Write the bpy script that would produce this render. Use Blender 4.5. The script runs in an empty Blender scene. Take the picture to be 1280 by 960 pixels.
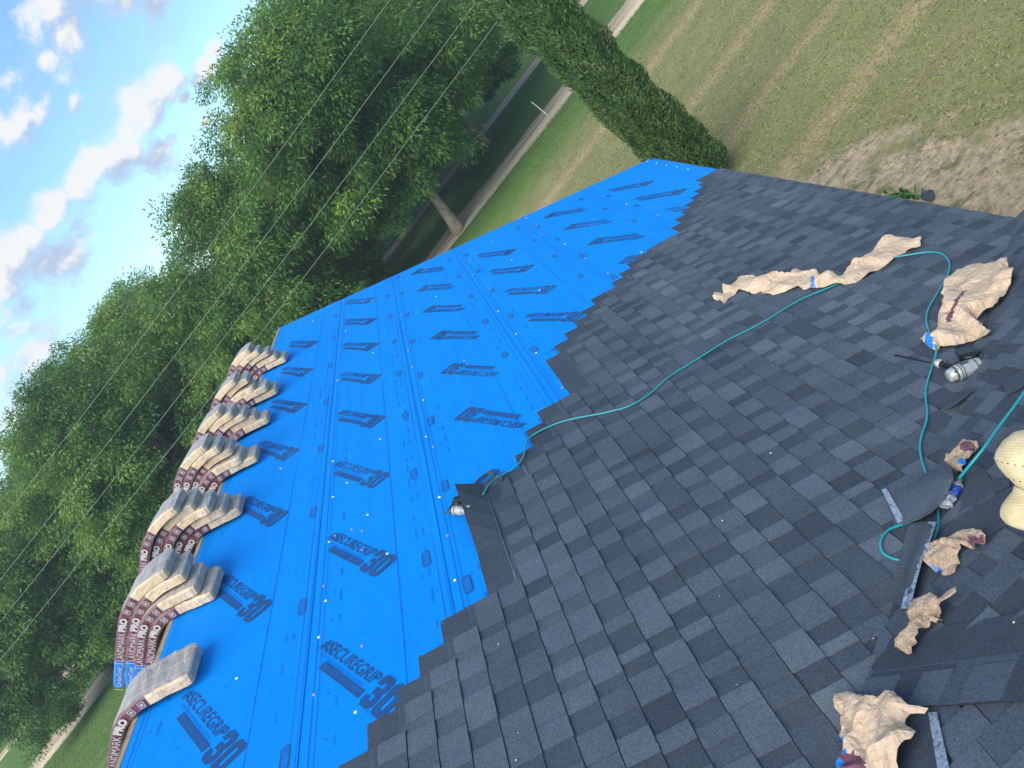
import bpy, bmesh, math, random
import numpy as np
from mathutils import Matrix, Vector
from mathutils.geometry import delaunay_2d_cdt
random.seed(7); RNG = np.random.default_rng(7)
SC = bpy.context.scene
COL = SC.collection

# ------------------------------------------------------------------ camera
F = 961.0                       # focal length in pixels of the 1280 px wide photograph
CAMZ = 6.7
def unit(v): return np.asarray(v, float) / np.linalg.norm(v)
d1 = unit([-190, -345, F])                                  # ridge direction seen by the camera
d2 = np.array([1, -.48, 0.]); d2[2] = -(d1[0] - .48 * d1[1]) / d1[2]; d2 = unit(d2)
nn = np.cross(d1, d2); nn = -nn if nn[1] > 0 else nn
SL = math.radians(26.57); CS, SN = math.cos(SL), math.sin(SL)
R = np.array([nn * SN + d2 * CS, d1, nn * CS - d2 * SN])    # camera axes to world axes
CAM = np.array([0, 0, CAMZ])
cam_data = bpy.data.cameras.new('camera'); cam = bpy.data.objects.new('camera', cam_data); COL.objects.link(cam)
cam_data.sensor_width = 36; cam_data.lens = F / 1280 * 36
cam_data.clip_start = .05; cam_data.clip_end = 3000
rt, up, bk = R @ [1, 0, 0], R @ [0, -1, 0], R @ [0, 0, -1]
cam.matrix_world = Matrix([[rt[0], up[0], bk[0], 0], [rt[1], up[1], bk[1], 0], [rt[2], up[2], bk[2], CAMZ], [0, 0, 0, 1]])
SC.camera = cam

# ------------------------------------------------------------------ exposure, sun, sky
SC.view_settings.view_transform = 'Standard'; SC.view_settings.look = 'None'
SC.view_settings.exposure = 1.38; SC.view_settings.gamma = 1
SUN_DIR = unit([-.40, -.62, .80])           # towards the sun, behind the left shoulder
sun_data = bpy.data.lights.new('sun', 'SUN'); sun = bpy.data.objects.new('sun', sun_data); COL.objects.link(sun)
sun_data.energy = 2.1; sun_data.angle = math.radians(60); sun_data.color = (1, .93, .82)
sun.rotation_euler = Vector(SUN_DIR).to_track_quat('Z', 'Y').to_euler()
sun.location = (-20, -30, 40)

class NT:
    """small helper to write node trees"""
    def __init__(s, tree): s.t = tree; s.n = tree.nodes; s.l = tree.links
    def new(s, typ, **kw):
        nd = s.n.new(typ)
        for k, v in kw.items():
            if k.startswith('i_'): s.put(nd.inputs[k[2:]], v)
            else: setattr(nd, k, v)
        return nd
    def put(s, sock, v):
        if isinstance(v, bpy.types.NodeSocket): s.l.new(v, sock)
        else: sock.default_value = v
    def math(s, op, a, b=0., c=0., clamp=False):
        nd = s.n.new('ShaderNodeMath'); nd.operation = op; nd.use_clamp = clamp
        for i, v in enumerate((a, b, c)): s.put(nd.inputs[i], v)
        return nd.outputs[0]
    def mix(s, f, a, b, mode='MIX'):
        nd = s.n.new('ShaderNodeMix'); nd.data_type = 'RGBA'; nd.blend_type = mode
        s.put(nd.inputs[0], f); s.put(nd.inputs[6], rgba(a)); s.put(nd.inputs[7], rgba(b))
        return nd.outputs[2]
    def noise(s, vec, scale, detail=3, rough=.55, dist=0., typ='3D'):
        nd = s.n.new('ShaderNodeTexNoise'); nd.noise_dimensions = typ
        if vec is not None: s.l.new(vec, nd.inputs['Vector'])
        nd.inputs['Scale'].default_value = scale; nd.inputs['Detail'].default_value = detail
        nd.inputs['Roughness'].default_value = rough; nd.inputs['Distortion'].default_value = dist
        return nd.outputs['Fac']
    def ramp(s, f, stops):
        nd = s.n.new('ShaderNodeValToRGB'); s.l.new(f, nd.inputs[0]); e = nd.color_ramp.elements
        while len(e) < len(stops): e.new(.5)
        for i, (p, c) in enumerate(stops): e[i].position = p; e[i].color = rgba(c)
        return nd.outputs[0]
    def rng(s, v, a, b, c=0., d=1., smooth=False):
        nd = s.n.new('ShaderNodeMapRange'); nd.clamp = True
        if smooth: nd.interpolation_type = 'SMOOTHSTEP'
        for k, x in zip(('Value', 'From Min', 'From Max', 'To Min', 'To Max'), (v, a, b, c, d)): s.put(nd.inputs[k], x)
        return nd.outputs[0]
def rgba(c):
    if isinstance(c, bpy.types.NodeSocket): return c
    if isinstance(c, (int, float)): return (c, c, c, 1)
    return tuple(c) + (1,) if len(c) == 3 else tuple(c)

world = bpy.data.worlds.new('World'); SC.world = world; world.use_nodes = True
wt = NT(world.node_tree); wt.n.clear()
sky = wt.new('ShaderNodeTexSky', sky_type='NISHITA', sun_disc=False)
sky.sun_elevation = math.asin(SUN_DIR[2]); sky.sun_rotation = math.atan2(SUN_DIR[0], SUN_DIR[1])
sky.air_density = 1.0; sky.dust_density = .15; sky.ozone_density = 1.6
tc = wt.new('ShaderNodeTexCoord').outputs['Generated']
sep = wt.new('ShaderNodeSeparateXYZ'); wt.l.new(tc, sep.inputs[0])
DX, DY, DZ = sep.outputs
hz = wt.math('SQRT', wt.math('ADD', wt.math('MULTIPLY', DX, DX), wt.math('MULTIPLY', DY, DY)))
# azimuth / elevation plane: the clouds lie in long banks above the horizon
U = wt.math('ARCTAN2', DX, DY); V = wt.math('DIVIDE', DZ, wt.math('MAXIMUM', hz, .05))
def az_el(px, py):
    r = R @ np.array([px - 640, py - 480, F]); return math.atan2(r[0], r[1]), r[2] / math.hypot(r[0], r[1])
CLOUDS = [  # photo x, y, radius in px, strength : centres of the cumulus heads and of the thin banks
    (60, 5, 40, 1), (85, 40, 26, .9), (60, 75, 14, .6), (30, 148, 34, .75), (5, 165, 30, .8), (92, 128, 15, .6),
    (203, 108, 24, 1), (178, 140, 33, 1.05), (160, 165, 22, 1), (150, 195, 32, 1), (118, 205, 26, 1), (98, 232, 27, 1), (70, 255, 25, 1), (60, 275, 26, 1), (40, 295, 22, 1),
    (200, 190, 24, .75), (215, 175, 15, .8), (20, 320, 25, .8), (0, 355, 45, .8), (60, 330, 38, .6), (20, 400, 45, .65), (90, 300, 35, .6), (10, 460, 42, .6), (45, 450, 30, .5),
    (195, 3, 22, 1), (155, -5, 20, .7), (270, 62, 14, .85), (258, 85, 15, .9), (249, 102, 9, .7), (231, 122, 8, .7), (259, 152, 8, .75),
    (375, 8, 14, .75), (90, 90, 18, .4), (12, 100, 18, .45), (20, 530, 26, .4), (130, -20, 40, .9)]
def density(u, v):
    cb = wt.new('ShaderNodeCombineXYZ'); wt.put(cb.inputs[0], u); wt.put(cb.inputs[1], wt.math('MULTIPLY', v, 1.25)); cv = cb.outputs[0]
    best = None
    for (x, y, r, s) in CLOUDS:
        cu, cvv = az_el(x, y); a = az_el(x + r, y); b = az_el(x, y + r)
        ru = .5 * (math.hypot(a[0] - cu, a[1] - cvv) + math.hypot(b[0] - cu, b[1] - cvv)) * 1.25
        du = wt.math('MULTIPLY', wt.math('SUBTRACT', u, cu), .8); dv = wt.math('MULTIPLY', wt.math('SUBTRACT', v, cvv), 1.15)
        q = wt.math('DIVIDE', wt.math('SQRT', wt.math('ADD', wt.math('MULTIPLY', du, du), wt.math('MULTIPLY', dv, dv))), ru)
        m = wt.math('MULTIPLY', wt.math('SUBTRACT', 1., q), s)
        best = m if best is None else wt.math('MAXIMUM', best, m)
    n1 = wt.noise(cv, 12, 12, .66, .2); n2 = wt.noise(cv, 2.1, 4, .55)
    blob = wt.math('ADD', wt.math('MAXIMUM', best, -.6), wt.math('MULTIPLY', wt.math('SUBTRACT', n1, .5), 2.9))
    # the same kind of cumulus outside the frame
    far = wt.math('ADD', wt.math('MULTIPLY', wt.math('SUBTRACT', n2, .57), 3.2), wt.math('MULTIPLY', wt.math('SUBTRACT', n1, .5), 1.2))
    out = wt.rng(u, -1.02, -1.35, 0, 1); out2 = wt.rng(u, .35, .7, 0, 1)
    far = wt.math('SUBTRACT', far, wt.math('SUBTRACT', 1., wt.math('MAXIMUM', out, out2)))
    return wt.math('MAXIMUM', blob, far)
den = density(U, V)
den_up = density(wt.math('SUBTRACT', U, .012), wt.math('ADD', V, .03))
cover = wt.rng(den, -.05, .62, 0, 1, True)
lit = wt.rng(wt.math('SUBTRACT', den, den_up), -.22, .5, 0, 1, True)
ccol = wt.mix(lit, (.72, .86, 1.12), (1.36, 1.36, 1.36))
cb = wt.new('ShaderNodeCombineXYZ'); wt.put(cb.inputs[0], wt.math('MULTIPLY', U, 1.6)); wt.put(cb.inputs[1], wt.math('SUBTRACT', wt.math('MULTIPLY', V, 7.), wt.math('MULTIPLY', U, 1.8)))
streak = wt.rng(wt.noise(cb.outputs[0], 2.2, 5, .6), .42, .78, 0, .42, True)
bgs = wt.new('ShaderNodeBackground'); wt.l.new(wt.mix(1., sky.outputs[0], (.82, 1.0, 1.04), 'MULTIPLY'), bgs.inputs[0]); bgs.inputs[1].default_value = .085
bgc = wt.new('ShaderNodeBackground'); wt.l.new(ccol, bgc.inputs[0]); bgc.inputs[1].default_value = .27
above = wt.rng(DZ, -.02, .02, 0, 1)
fac = wt.math('MULTIPLY', wt.math('MAXIMUM', wt.math('MULTIPLY', cover, .97), streak), above)
mx = wt.new('ShaderNodeMixShader'); wt.l.new(fac, mx.inputs[0]); wt.l.new(bgs.outputs[0], mx.inputs[1]); wt.l.new(bgc.outputs[0], mx.inputs[2])
wo = wt.new('ShaderNodeOutputWorld'); wt.l.new(mx.outputs[0], wo.inputs[0])

# ------------------------------------------------------------------ planes of the place
def ray(px, py): return R @ np.array([px - 640, py - 480, F])
NM = np.array([SN, 0, CS]); D_M = np.array([CS, 0, -SN]); A_M = np.array([0, 1., 0])       # main roof slope
O_M = CAM - NM * 2.45                                                                       # foot point of the camera on it
N2 = np.array([0, SN, CS]); D_2 = np.array([0, CS, -SN]); A_2 = np.array([-1., 0, 0])       # slope of the cross gable
O_2 = np.array([-.055, 2.329, CAMZ - 2.712])
def mp(a, b, h=0.): return O_M + A_M * a + D_M * b + NM * h
def hit(px, py, o, n, h=0.):
    r = ray(px, py); t = ((o + n * h - CAM) @ n) / (r @ n); return CAM + r * t
def roofpt(px, py, h=0.):
    """point of the roof surface (whichever slope is uppermost) seen at a photo pixel, h above it"""
    h += .010; p = hit(px, py, O_M, NM, h); q = hit(px, py, O_2, N2, h)
    return p if np.linalg.norm(p - CAM) < np.linalg.norm(q - CAM) else q
def is_main(px, py): return np.linalg.norm(hit(px, py, O_M, NM) - CAM) < np.linalg.norm(hit(px, py, O_2, N2) - CAM)
def project(w):
    v = R.T @ (np.asarray(w, float) - CAM); return 640 + F * v[0] / v[2], 480 + F * v[1] / v[2], v[2]

# ------------------------------------------------------------------ object helpers
def tag(o, label=None, cat=None, group=None, kind=None):
    if label: o['label'] = label
    if cat: o['category'] = cat
    if group: o['group'] = group
    if kind: o['kind'] = kind
    return o
def empty(name, loc, label=None, cat=None, group=None, rz=0.):
    o = bpy.data.objects.new(name, None); COL.objects.link(o); o.location = tuple(loc); o.rotation_euler = (0, 0, rz); o.empty_display_size = .1
    return tag(o, label, cat, group)
def PARINV(p): return (p.matrix_basis if p.parent is None else p.parent.matrix_basis @ p.matrix_parent_inverse @ p.matrix_basis).inverted()
def link(name, me, parent=None, mw=None):
    o = bpy.data.objects.new(name, me); COL.objects.link(o)
    if mw is not None: o.matrix_world = mw
    if parent is not None:
        o.parent = parent
        if mw is not None: o.matrix_parent_inverse = parent['mwi'] if False else PARINV(parent)
    return o
def mesh(name, V_, F_, mats, idx=None, smooth=False, attr=None):
    me = bpy.data.meshes.new(name); me.from_pydata([tuple(map(float, v)) for v in V_], [], [tuple(map(int, f)) for f in F_])
    for m in (mats if isinstance(mats, (list, tuple)) else [mats]): me.materials.append(m)
    if idx is not None: me.polygons.foreach_set('material_index', list(idx))
    if smooth: me.polygons.foreach_set('use_smooth', [True] * len(me.polygons))
    if attr:
        for k, vals in attr.items():
            at = me.attributes.new(k, 'FLOAT', 'FACE'); at.data.foreach_set('value', list(map(float, vals)))
    me.update(); return me
def quads(name, P, mat, attr=None, smooth=False):
    """P: (n,4,3) array of quads -> one mesh, fast"""
    n = len(P); me = bpy.data.meshes.new(name)
    me.vertices.add(n * 4); me.vertices.foreach_set('co', P.reshape(-1).astype(np.float32))
    me.loops.add(n * 4); me.loops.foreach_set('vertex_index', np.arange(n * 4, dtype=np.int32))
    me.polygons.add(n); me.polygons.foreach_set('loop_start', np.arange(0, n * 4, 4, dtype=np.int32))
    me.materials.append(mat)
    if smooth: me.polygons.foreach_set('use_smooth', np.ones(n, bool))
    if attr is not None:
        at = me.attributes.new('tone', 'FLOAT', 'FACE'); at.data.foreach_set('value', attr.astype(np.float32))
    me.update(calc_edges=True); return me
class MB:
    """collects simple solids into one mesh"""
    def __init__(s): s.v = []; s.f = []; s.m = []
    def add(s, v, f, m=0):
        n = len(s.v); s.v += [tuple(x) for x in v]; s.f += [tuple(i + n for i in q) for q in f]; s.m += [m] * len(f); return s
    def box(s, c, ax, m=0, taper=1.):
        """c centre, ax three half axis vectors"""
        c = np.asarray(c, float); a, b, d = [np.asarray(x, float) for x in ax]; v = []
        for k in (-1, 1):
            for i, j in ((-1, -1), (1, -1), (1, 1), (-1, 1)):
                t = taper if k > 0 else 1.; v.append(c + a * i * t + b * j * t + d * k)
        return s.add(v, [(3, 2, 1, 0), (4, 5, 6, 7), (0, 1, 5, 4), (1, 2, 6, 5), (2, 3, 7, 6), (3, 0, 4, 7)], m)
    def ring(s, P, rad, n=10, m=0, closed=True, flat=1., nrm=None):
        """tube along points P with radii"""
        P = [np.asarray(p, float) for p in P]; k = len(P); rad = [rad] * k if np.isscalar(rad) else rad
        v = []; ref = np.array([0, 0, 1.]) if nrm is None else np.asarray(nrm, float)
        for i in range(k):
            t = unit(P[min(i + 1, k - 1)] - P[max(i - 1, 0)]); x = np.cross(t, ref)
            if np.linalg.norm(x) < 1e-4: x = np.cross(t, [1, 0, 0.01])
            x = unit(x); y = np.cross(x, t)
            for j in range(n):
                an = 2 * math.pi * j / n; v.append(P[i] + rad[i] * (x * math.cos(an) + y * math.sin(an) * flat))
        f = [(i * n + j, i * n + (j + 1) % n, (i + 1) * n + (j + 1) % n, (i + 1) * n + j) for i in range(k - 1) for j in range(n)]
        if closed: f += [tuple(range(n - 1, -1, -1)), tuple((k - 1) * n + j for j in range(n))]
        return s.add(v, f, m)
    def done(s, name, mats, smooth=False): return mesh(name, s.v, s.f, mats, s.m, smooth)
def box_mesh(name, lo, hi, mat):
    lo, hi = np.array(lo, float), np.array(hi, float); c = (lo + hi) / 2; h = (hi - lo) / 2
    return MB().box(c, ([h[0], 0, 0], [0, h[1], 0], [0, 0, h[2]])).done(name, [mat])

# ------------------------------------------------------------------ materials
def material(name, build, rough=.8, spec=.3):
    m = bpy.data.materials.new(name); m.use_nodes = True; t = NT(m.node_tree); t.n.clear()
    b = t.new('ShaderNodeBsdfPrincipled'); b.inputs['Roughness'].default_value = rough; b.inputs['Specular IOR Level'].default_value = spec
    o = t.new('ShaderNodeOutputMaterial'); t.l.new(b.outputs[0], o.inputs[0])
    t.b = b; t.o = o; t.pos = t.new('ShaderNodeNewGeometry').outputs['Position']; t.obj = t.new('ShaderNodeTexCoord').outputs['Object']
    build(t); return m
def bump(t, h, dist, strength=1.):
    nd = t.new('ShaderNodeBump'); nd.inputs['Distance'].default_value = dist; nd.inputs['Strength'].default_value = strength
    t.l.new(h, nd.inputs['Height']); t.l.new(nd.outputs[0], t.b.inputs['Normal'])
def plain(name, c, rough=.6, spec=.4, metal=0., var=.15, scale=20.):
    def f(t):
        n = t.noise(t.pos, scale, 4, .6)
        t.put(t.b.inputs['Base Color'], t.mix(t.rng(n, .3, .7), [x * (1 - var) for x in c], [min(1, x * (1 + var)) for x in c]))
        t.b.inputs['Metallic'].default_value = metal; bump(t, n, .002, .4)
    return material(name, f, rough, spec)
def attr(t, k='tone'):
    nd = t.new('ShaderNodeAttribute', attribute_name=k); return nd.outputs['Fac']

def m_shingle(t):
    tone = attr(t); oi = t.new('ShaderNodeObjectInfo').outputs['Random']
    tn = t.math('ADD', t.math('ADD', t.math('MULTIPLY', tone, .82), .19), t.math('MULTIPLY', t.math('SUBTRACT', oi, .5), .22))
    base = t.ramp(tn, [(0, (.020, .026, .036)), (.10, (.038, .053, .076)), (.35, (.053, .071, .097)), (.62, (.073, .096, .128)), (.88, (.096, .122, .158)), (1., (.175, .20, .225))])
    g = t.noise(t.pos, 420, 2, .7); g2 = t.noise(t.pos, 95, 3, .7); g3 = t.noise(t.pos, 2.3, 4, .6)
    c = t.mix(t.rng(g, .33, .7), (.42, .42, .45), (1.72, 1.70, 1.64)); c = t.mix(1., base, c, 'MULTIPLY')
    c = t.mix(1., c, t.mix(t.rng(g2, .3, .72), (.72, .73, .76), (1.3, 1.28, 1.26)), 'MULTIPLY')
    c = t.mix(1., c, t.mix(t.rng(g3, .3, .7), (.84, .85, .88), (1.16, 1.13, 1.1)), 'MULTIPLY')
    t.put(t.b.inputs['Base Color'], c); bump(t, t.math('ADD', g, g2), .003, .7)
M_SH = material('asphalt_shingle', m_shingle, .92, .25)
def m_seal(t):
    g = t.noise(t.pos, 60, 4, .75); t.put(t.b.inputs['Base Color'], t.mix(t.rng(g, .36, .52), (.045, .06, .08), (.25, .32, .42)))
    bump(t, g, .003, .6)
M_SEAL = material('sealant_strip', m_seal, .4, .5)

def m_blue(t):
    mpn = t.new('ShaderNodeMapping'); t.l.new(t.obj, mpn.inputs[0]); mpn.inputs['Scale'].default_value = (.25, 14, 1)
    w = t.noise(mpn.outputs[0], 1., 4, .6); n = t.noise(t.obj, 1.3, 4, .6)
    c = t.mix(t.rng(w, .3, .7), (.000, .205, .66), (.000, .235, .74)); c = t.mix(t.rng(n, .25, .75, 0, .55), c, (.000, .262, .80))
    f = t.noise(t.obj, 500, 1, .5); mp2 = t.new('ShaderNodeMapping'); t.l.new(t.obj, mp2.inputs[0]); mp2.inputs['Scale'].default_value = (.8, 5, 1)
    dust = t.rng(t.noise(mp2.outputs[0], 2.4, 6, .7), .56, .8, 0, .22); c = t.mix(dust, c, (.03, .32, .82))
    t.put(t.b.inputs['Base Color'], c); hgt = t.math('ADD', t.math('MULTIPLY', w, .8), t.math('MULTIPLY', f, .06)); bump(t, hgt, .005, .35)
M_BLUE = material('blue_underlayment', m_blue, .7, .12)
M_INK = plain('dark_print', (.015, .075, .22), .6, .3)
M_INK2 = plain('faint_print', (.002, .15, .52), .6, .3)
M_PILL = plain('pill_print_fill', (.002, .14, .50), .6, .3)
M_SEAM = plain('painted_seam_shadow', (.002, .13, .50), .6, .3)  # no tape: a darker blue line painted as the shadow of each lap
def m_kraft(t):
    n = t.noise(t.pos, 14, 5, .65); n2 = t.noise(t.pos, 120, 3, .6); n3 = t.noise(t.pos, 38, 5, .7)
    c = t.mix(t.rng(n, .3, .7), (.46, .335, .225), (.64, .50, .37)); c = t.mix(t.rng(n3, .58, .78, 0, .5), c, (.30, .19, .115))
    t.put(t.b.inputs['Base Color'], t.mix(1., c, t.mix(t.rng(n2, .3, .7), (.9, .9, .9), (1.1, 1.1, 1.1)), 'MULTIPLY')); vr = t.new('ShaderNodeTexVoronoi', feature='DISTANCE_TO_EDGE'); t.l.new(t.pos, vr.inputs[0]); vr.inputs['Scale'].default_value = 26; bump(t, t.math('ADD', t.math('MULTIPLY', n3, 1.4), t.math('MULTIPLY', vr.outputs[0], 1.5)), .009, .6)
M_KRAFT = material('kraft_paper', m_kraft, .8, .25)
def m_kraft_side(t):
    n = t.noise(t.pos, 9, 5, .65); n2 = t.noise(t.pos, 60, 3, .6)
    mpn = t.new('ShaderNodeMapping'); t.l.new(t.obj, mpn.inputs[0]); mpn.inputs['Scale'].default_value = (14, 1, 60)
    st = t.noise(mpn.outputs[0], 1., 4, .6)
    c = t.mix(t.rng(n, .3, .7), (.56, .41, .25), (.72, .55, .37)); c = t.mix(t.rng(st, .57, .66, 0, .65), c, (.26, .19, .13))
    t.put(t.b.inputs['Base Color'], c); bump(t, t.math('ADD', n2, st), .006, .5)
def m_kraft2(t):
    n = t.noise(t.pos, 26, 5, .65, .4); n2 = t.noise(t.pos, 150, 3, .6); n3 = t.noise(t.pos, 60, 5, .7, .8)
    c = t.mix(t.rng(n, .3, .7), (.46, .335, .225), (.64, .50, .37)); c = t.mix(t.rng(n3, .55, .68, 0, .6), c, (.22, .14, .09)); c = t.mix(t.rng(n3, .34, .42, .6, 0), c, (.66, .55, .44))  # brown and pale mottling in the colour deepens the crinkle contrast
    t.put(t.b.inputs['Base Color'], c); bump(t, t.math('ADD', n2, t.math('MULTIPLY', n3, 2.)), .010, .9)
M_KRAFT2 = material('creased_mottled_kraft', m_kraft2, .8, .25)
M_KSIDE = material('bundle_kraft_side', m_kraft_side, .75, .3)
def m_wrap(t):
    br = t.new('ShaderNodeTexBrick'); t.l.new(t.obj, br.inputs['Vector']); br.offset = .5
    br.inputs['Scale'].default_value = 1; br.inputs['Brick Width'].default_value = .145; br.inputs['Row Height'].default_value = .112; br.inputs['Mortar Size'].default_value = .008; br.inputs['Mortar Smooth'].default_value = .6
    br.inputs['Color1'].default_value = rgba((.29, .265, .25)); br.inputs['Color2'].default_value = rgba((.39, .345, .30)); br.inputs['Mortar'].default_value = rgba((.50, .43, .34))
    n = t.noise(t.pos, 11, 5, .65); c = t.mix(t.rng(n, .35, .75, 0, .75), br.outputs[0], (.46, .41, .36))
    t.put(t.b.inputs['Base Color'], c); n2 = t.noise(t.pos, 30, 4, .6); bump(t, t.math('ADD', n, n2), .012, .5)
M_WRAP = material('grey_bundle_wrap', m_wrap, .42, .5)
def m_maroon(t):
    n = t.noise(t.pos, 18, 4, .6); n2 = t.noise(t.pos, 60, 4, .7)
    c = t.mix(t.rng(n, .3, .7), (.10, .035, .055), (.17, .065, .095)); c = t.mix(t.rng(n2, .6, .74, 0, .7), c, (.32, .18, .19))
    t.put(t.b.inputs['Base Color'], c); bump(t, n, .008, .5)
M_MAROON = material('maroon_print', m_maroon, .45, .45)
M_LBLUE = plain('blue_label_print', (.01, .17, .55), .4, .5, 0, .2)
M_WHITE = plain('white_print', (.52, .46, .46), .6, .4, 0, .1)
def m_grass(t):
    s = t.new('ShaderNodeSeparateXYZ'); t.l.new(t.pos, s.inputs[0]); X, Y = s.outputs[0], s.outputs[1]
    nb = t.noise(t.pos, .16, 5, .6); nm = t.noise(t.pos, 1.1, 5, .65); nf = t.noise(t.pos, 7., 5, .75); nff = t.noise(t.pos, 45., 3, .7)
    mpn = t.new('ShaderNodeMapping'); t.l.new(t.pos, mpn.inputs[0]); mpn.inputs['Scale'].default_value = (.10, 1.15, 1)
    st = t.noise(mpn.outputs[0], 1., 5, .62)
    yw = t.math('ADD', Y, t.math('MULTIPLY', t.math('SUBTRACT', nb, .5), 7.))
    green = t.mix(t.rng(nm, .3, .7), (.085, .165, .038), (.125, .215, .052))
    dry = t.mix(t.rng(nm, .3, .7), (.215, .222, .090), (.30, .28, .135))
    c = t.mix(t.rng(yw, 28., 31.5), dry, green)
    left = t.rng(X, -2., -12.); c = t.mix(left, c, green)
    straw = t.mix(t.rng(nf, .35, .7), (.22, .175, .085), (.40, .32, .18))
    c = t.mix(t.math('MULTIPLY', t.rng(st, .54, .68), t.rng(yw, 31., 25., 0, .85)), c, straw)
    # worn tracks that run along the field
    for (yy, w) in ((26.4, .7), (20.3, .6), (16.6, .4), (13.3, .5)):
        tr = t.math('SUBTRACT', 1.15, t.math('MULTIPLY', t.math('ABSOLUTE', t.math('SUBTRACT', t.math('ADD', Y, t.math('MULTIPLY', t.math('SUBTRACT', nm, .5), .8)), t.math('ADD', yy, t.math('MULTIPLY', X, .09)))), 1 / w), clamp=True)
        c = t.mix(t.math('MULTIPLY', tr, t.rng(nf, .34, .56, .2, .95)), c, (.44, .33, .18))
    # bare dirt beside the eave
    px = t.math('DIVIDE', t.math('SUBTRACT', X, 3.6), 1.75); py = t.math('DIVIDE', t.math('SUBTRACT', Y, 9.8), 4.0)
    dd = t.math('SQRT', t.math('ADD', t.math('MULTIPLY', px, px), t.math('MULTIPLY', py, py)))
    dm = t.rng(t.math('ADD', dd, t.math('MULTIPLY', t.math('SUBTRACT', nm, .5), 2.3)), .78, 1.1, 1, 0)
    dirt = t.mix(t.rng(nf, .35, .65), (.36, .27, .18), (.64, .50, .33)); dirt = t.mix(t.rng(nm, .5, .68, 0, .85), dirt, (.50, .41, .28)); dirt = t.mix(t.rng(t.noise(t.pos, 1.9, 5, .7, .4), .53, .62, 0, .8), dirt, (.12, .16, .06)); dirt = t.mix(t.rng(nff, .55, .7, 0, .55), dirt, (.14, .11, .10))
    c = t.mix(t.math('MULTIPLY', dm, t.rng(nf, .28, .42)), c, dirt)
    c = t.mix(1., c, t.mix(t.rng(nf, .25, .75), (.8, .82, .8), (1.2, 1.18, 1.18)), 'MULTIPLY')
    c = t.mix(1., c, t.mix(t.rng(nff, .3, .7), (.82, .84, .82), (1.18, 1.18, 1.18)), 'MULTIPLY')
    t.put(t.b.inputs['Base Color'], c); bump(t, t.math('ADD', nf, nff), .06, .8)
M_GRASS = material('lawn', m_grass, .95, .15)
def m_road(t):
    s = t.new('ShaderNodeSeparateXYZ'); t.l.new(t.obj, s.inputs[0])
    mpn = t.new('ShaderNodeMapping'); t.l.new(t.pos, mpn.inputs[0]); mpn.inputs['Scale'].default_value = (.22, 1.5, 1)
    n = t.noise(mpn.outputs[0], 1.2, 5, .65); n2 = t.noise(t.pos, 5, 5, .7); n3 = t.noise(t.pos, 30, 3, .6)
    c = t.mix(t.rng(n, .38, .6), (.26, .20, .14), (.60, .49, .35)); c = t.mix(t.rng(n2, .52, .72, 0, .6), c, (.25, .19, .14))
    g = t.mix(t.rng(n2, .35, .6), (.06, .10, .03), (.10, .13, .045)); c = t.mix(t.rng(n, .58, .66, 0, .35), c, g)
    c = t.mix(t.rng(t.math('ADD', s.outputs[1], t.math('MULTIPLY', t.math('SUBTRACT', n2, .5), .8)), -.05, -.45), c, (.60, .50, .36)); ed = t.math('ABSOLUTE', s.outputs[1]); c = t.mix(t.rng(t.math('ADD', ed, t.math('MULTIPLY', t.math('SUBTRACT', n2, .5), 1.6)), .72, 1.0), c, g)
    t.put(t.b.inputs['Base Color'], t.mix(1., c, t.mix(t.rng(n3, .3, .7), (.75, .75, .75), (1.25, 1.25, 1.25)), 'MULTIPLY')); bump(t, n2, .05, .6)
M_ROAD = material('sandy_track', m_road, .95, .15)
def m_leaf(cols, trans=.35):
    def f(t):
        tone = attr(t); c = t.ramp(tone, [(0, cols[0]), (.5, cols[1]), (1, cols[2])])
        t.put(t.b.inputs['Base Color'], c)
        tr = t.new('ShaderNodeBsdfTranslucent'); t.put(tr.inputs[0], t.mix(.5, c, (.16, .22, .03)))
        ms = t.new('ShaderNodeMixShader'); ms.inputs[0].default_value = trans
        t.l.new(t.b.outputs[0], ms.inputs[1]); t.l.new(tr.outputs[0], ms.inputs[2]); t.l.new(ms.outputs[0], t.o.inputs[0])
    return f
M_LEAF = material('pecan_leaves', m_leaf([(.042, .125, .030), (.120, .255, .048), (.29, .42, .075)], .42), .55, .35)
M_CYP = material('cypress_foliage', m_leaf([(.065, .135, .046), (.120, .205, .062), (.185, .27, .085)], .15), .7, .2)
def m_bark(t):
    mpn = t.new('ShaderNodeMapping'); t.l.new(t.pos, mpn.inputs[0]); mpn.inputs['Scale'].default_value = (1, 1, .3)
    n = t.noise(mpn.outputs[0], 9, 6, .7); t.put(t.b.inputs['Base Color'], t.mix(t.rng(n, .35, .65), (.17, .125, .095), (.46, .37, .29))); bump(t, n, .06, .9)
M_BARK = material('bark', m_bark, .9, .2)
M_WIRE = plain('power_line_cable', (.15, .20, .14), .5, .4)
M_HOSE = plain('teal_hose_rubber', (.012, .30, .34), .38, .5, 0, .08)
M_WOOD = plain('weathered_board', (.33, .25, .18), .8, .2, 0, .3, 12)
M_FELT = plain('black_felt', (.02, .022, .027), .9, .2)
M_WALL = plain('painted_siding', (.48, .44, .38), .8, .2, 0, .1, 5)
M_DRIP = plain('dark_metal_edge', (.035, .04, .05), .5, .5)
def m_silver(t):
    n = t.noise(t.pos, 55, 4, .7); t.put(t.b.inputs['Base Color'], t.mix(t.rng(n, .35, .7), (.30, .33, .32), (.52, .55, .54)))
    t.b.inputs['Metallic'].default_value = .25
M_SILVER = material('scuffed_magnesium', m_silver, .38, .6)
M_BLACK = plain('black_rubber', (.012, .013, .016), .28, .4, 0, .3, 60)
M_DGREY = plain('dark_grey_plastic', (.06, .068, .075), .5, .4, 0, .3, 60)
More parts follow.
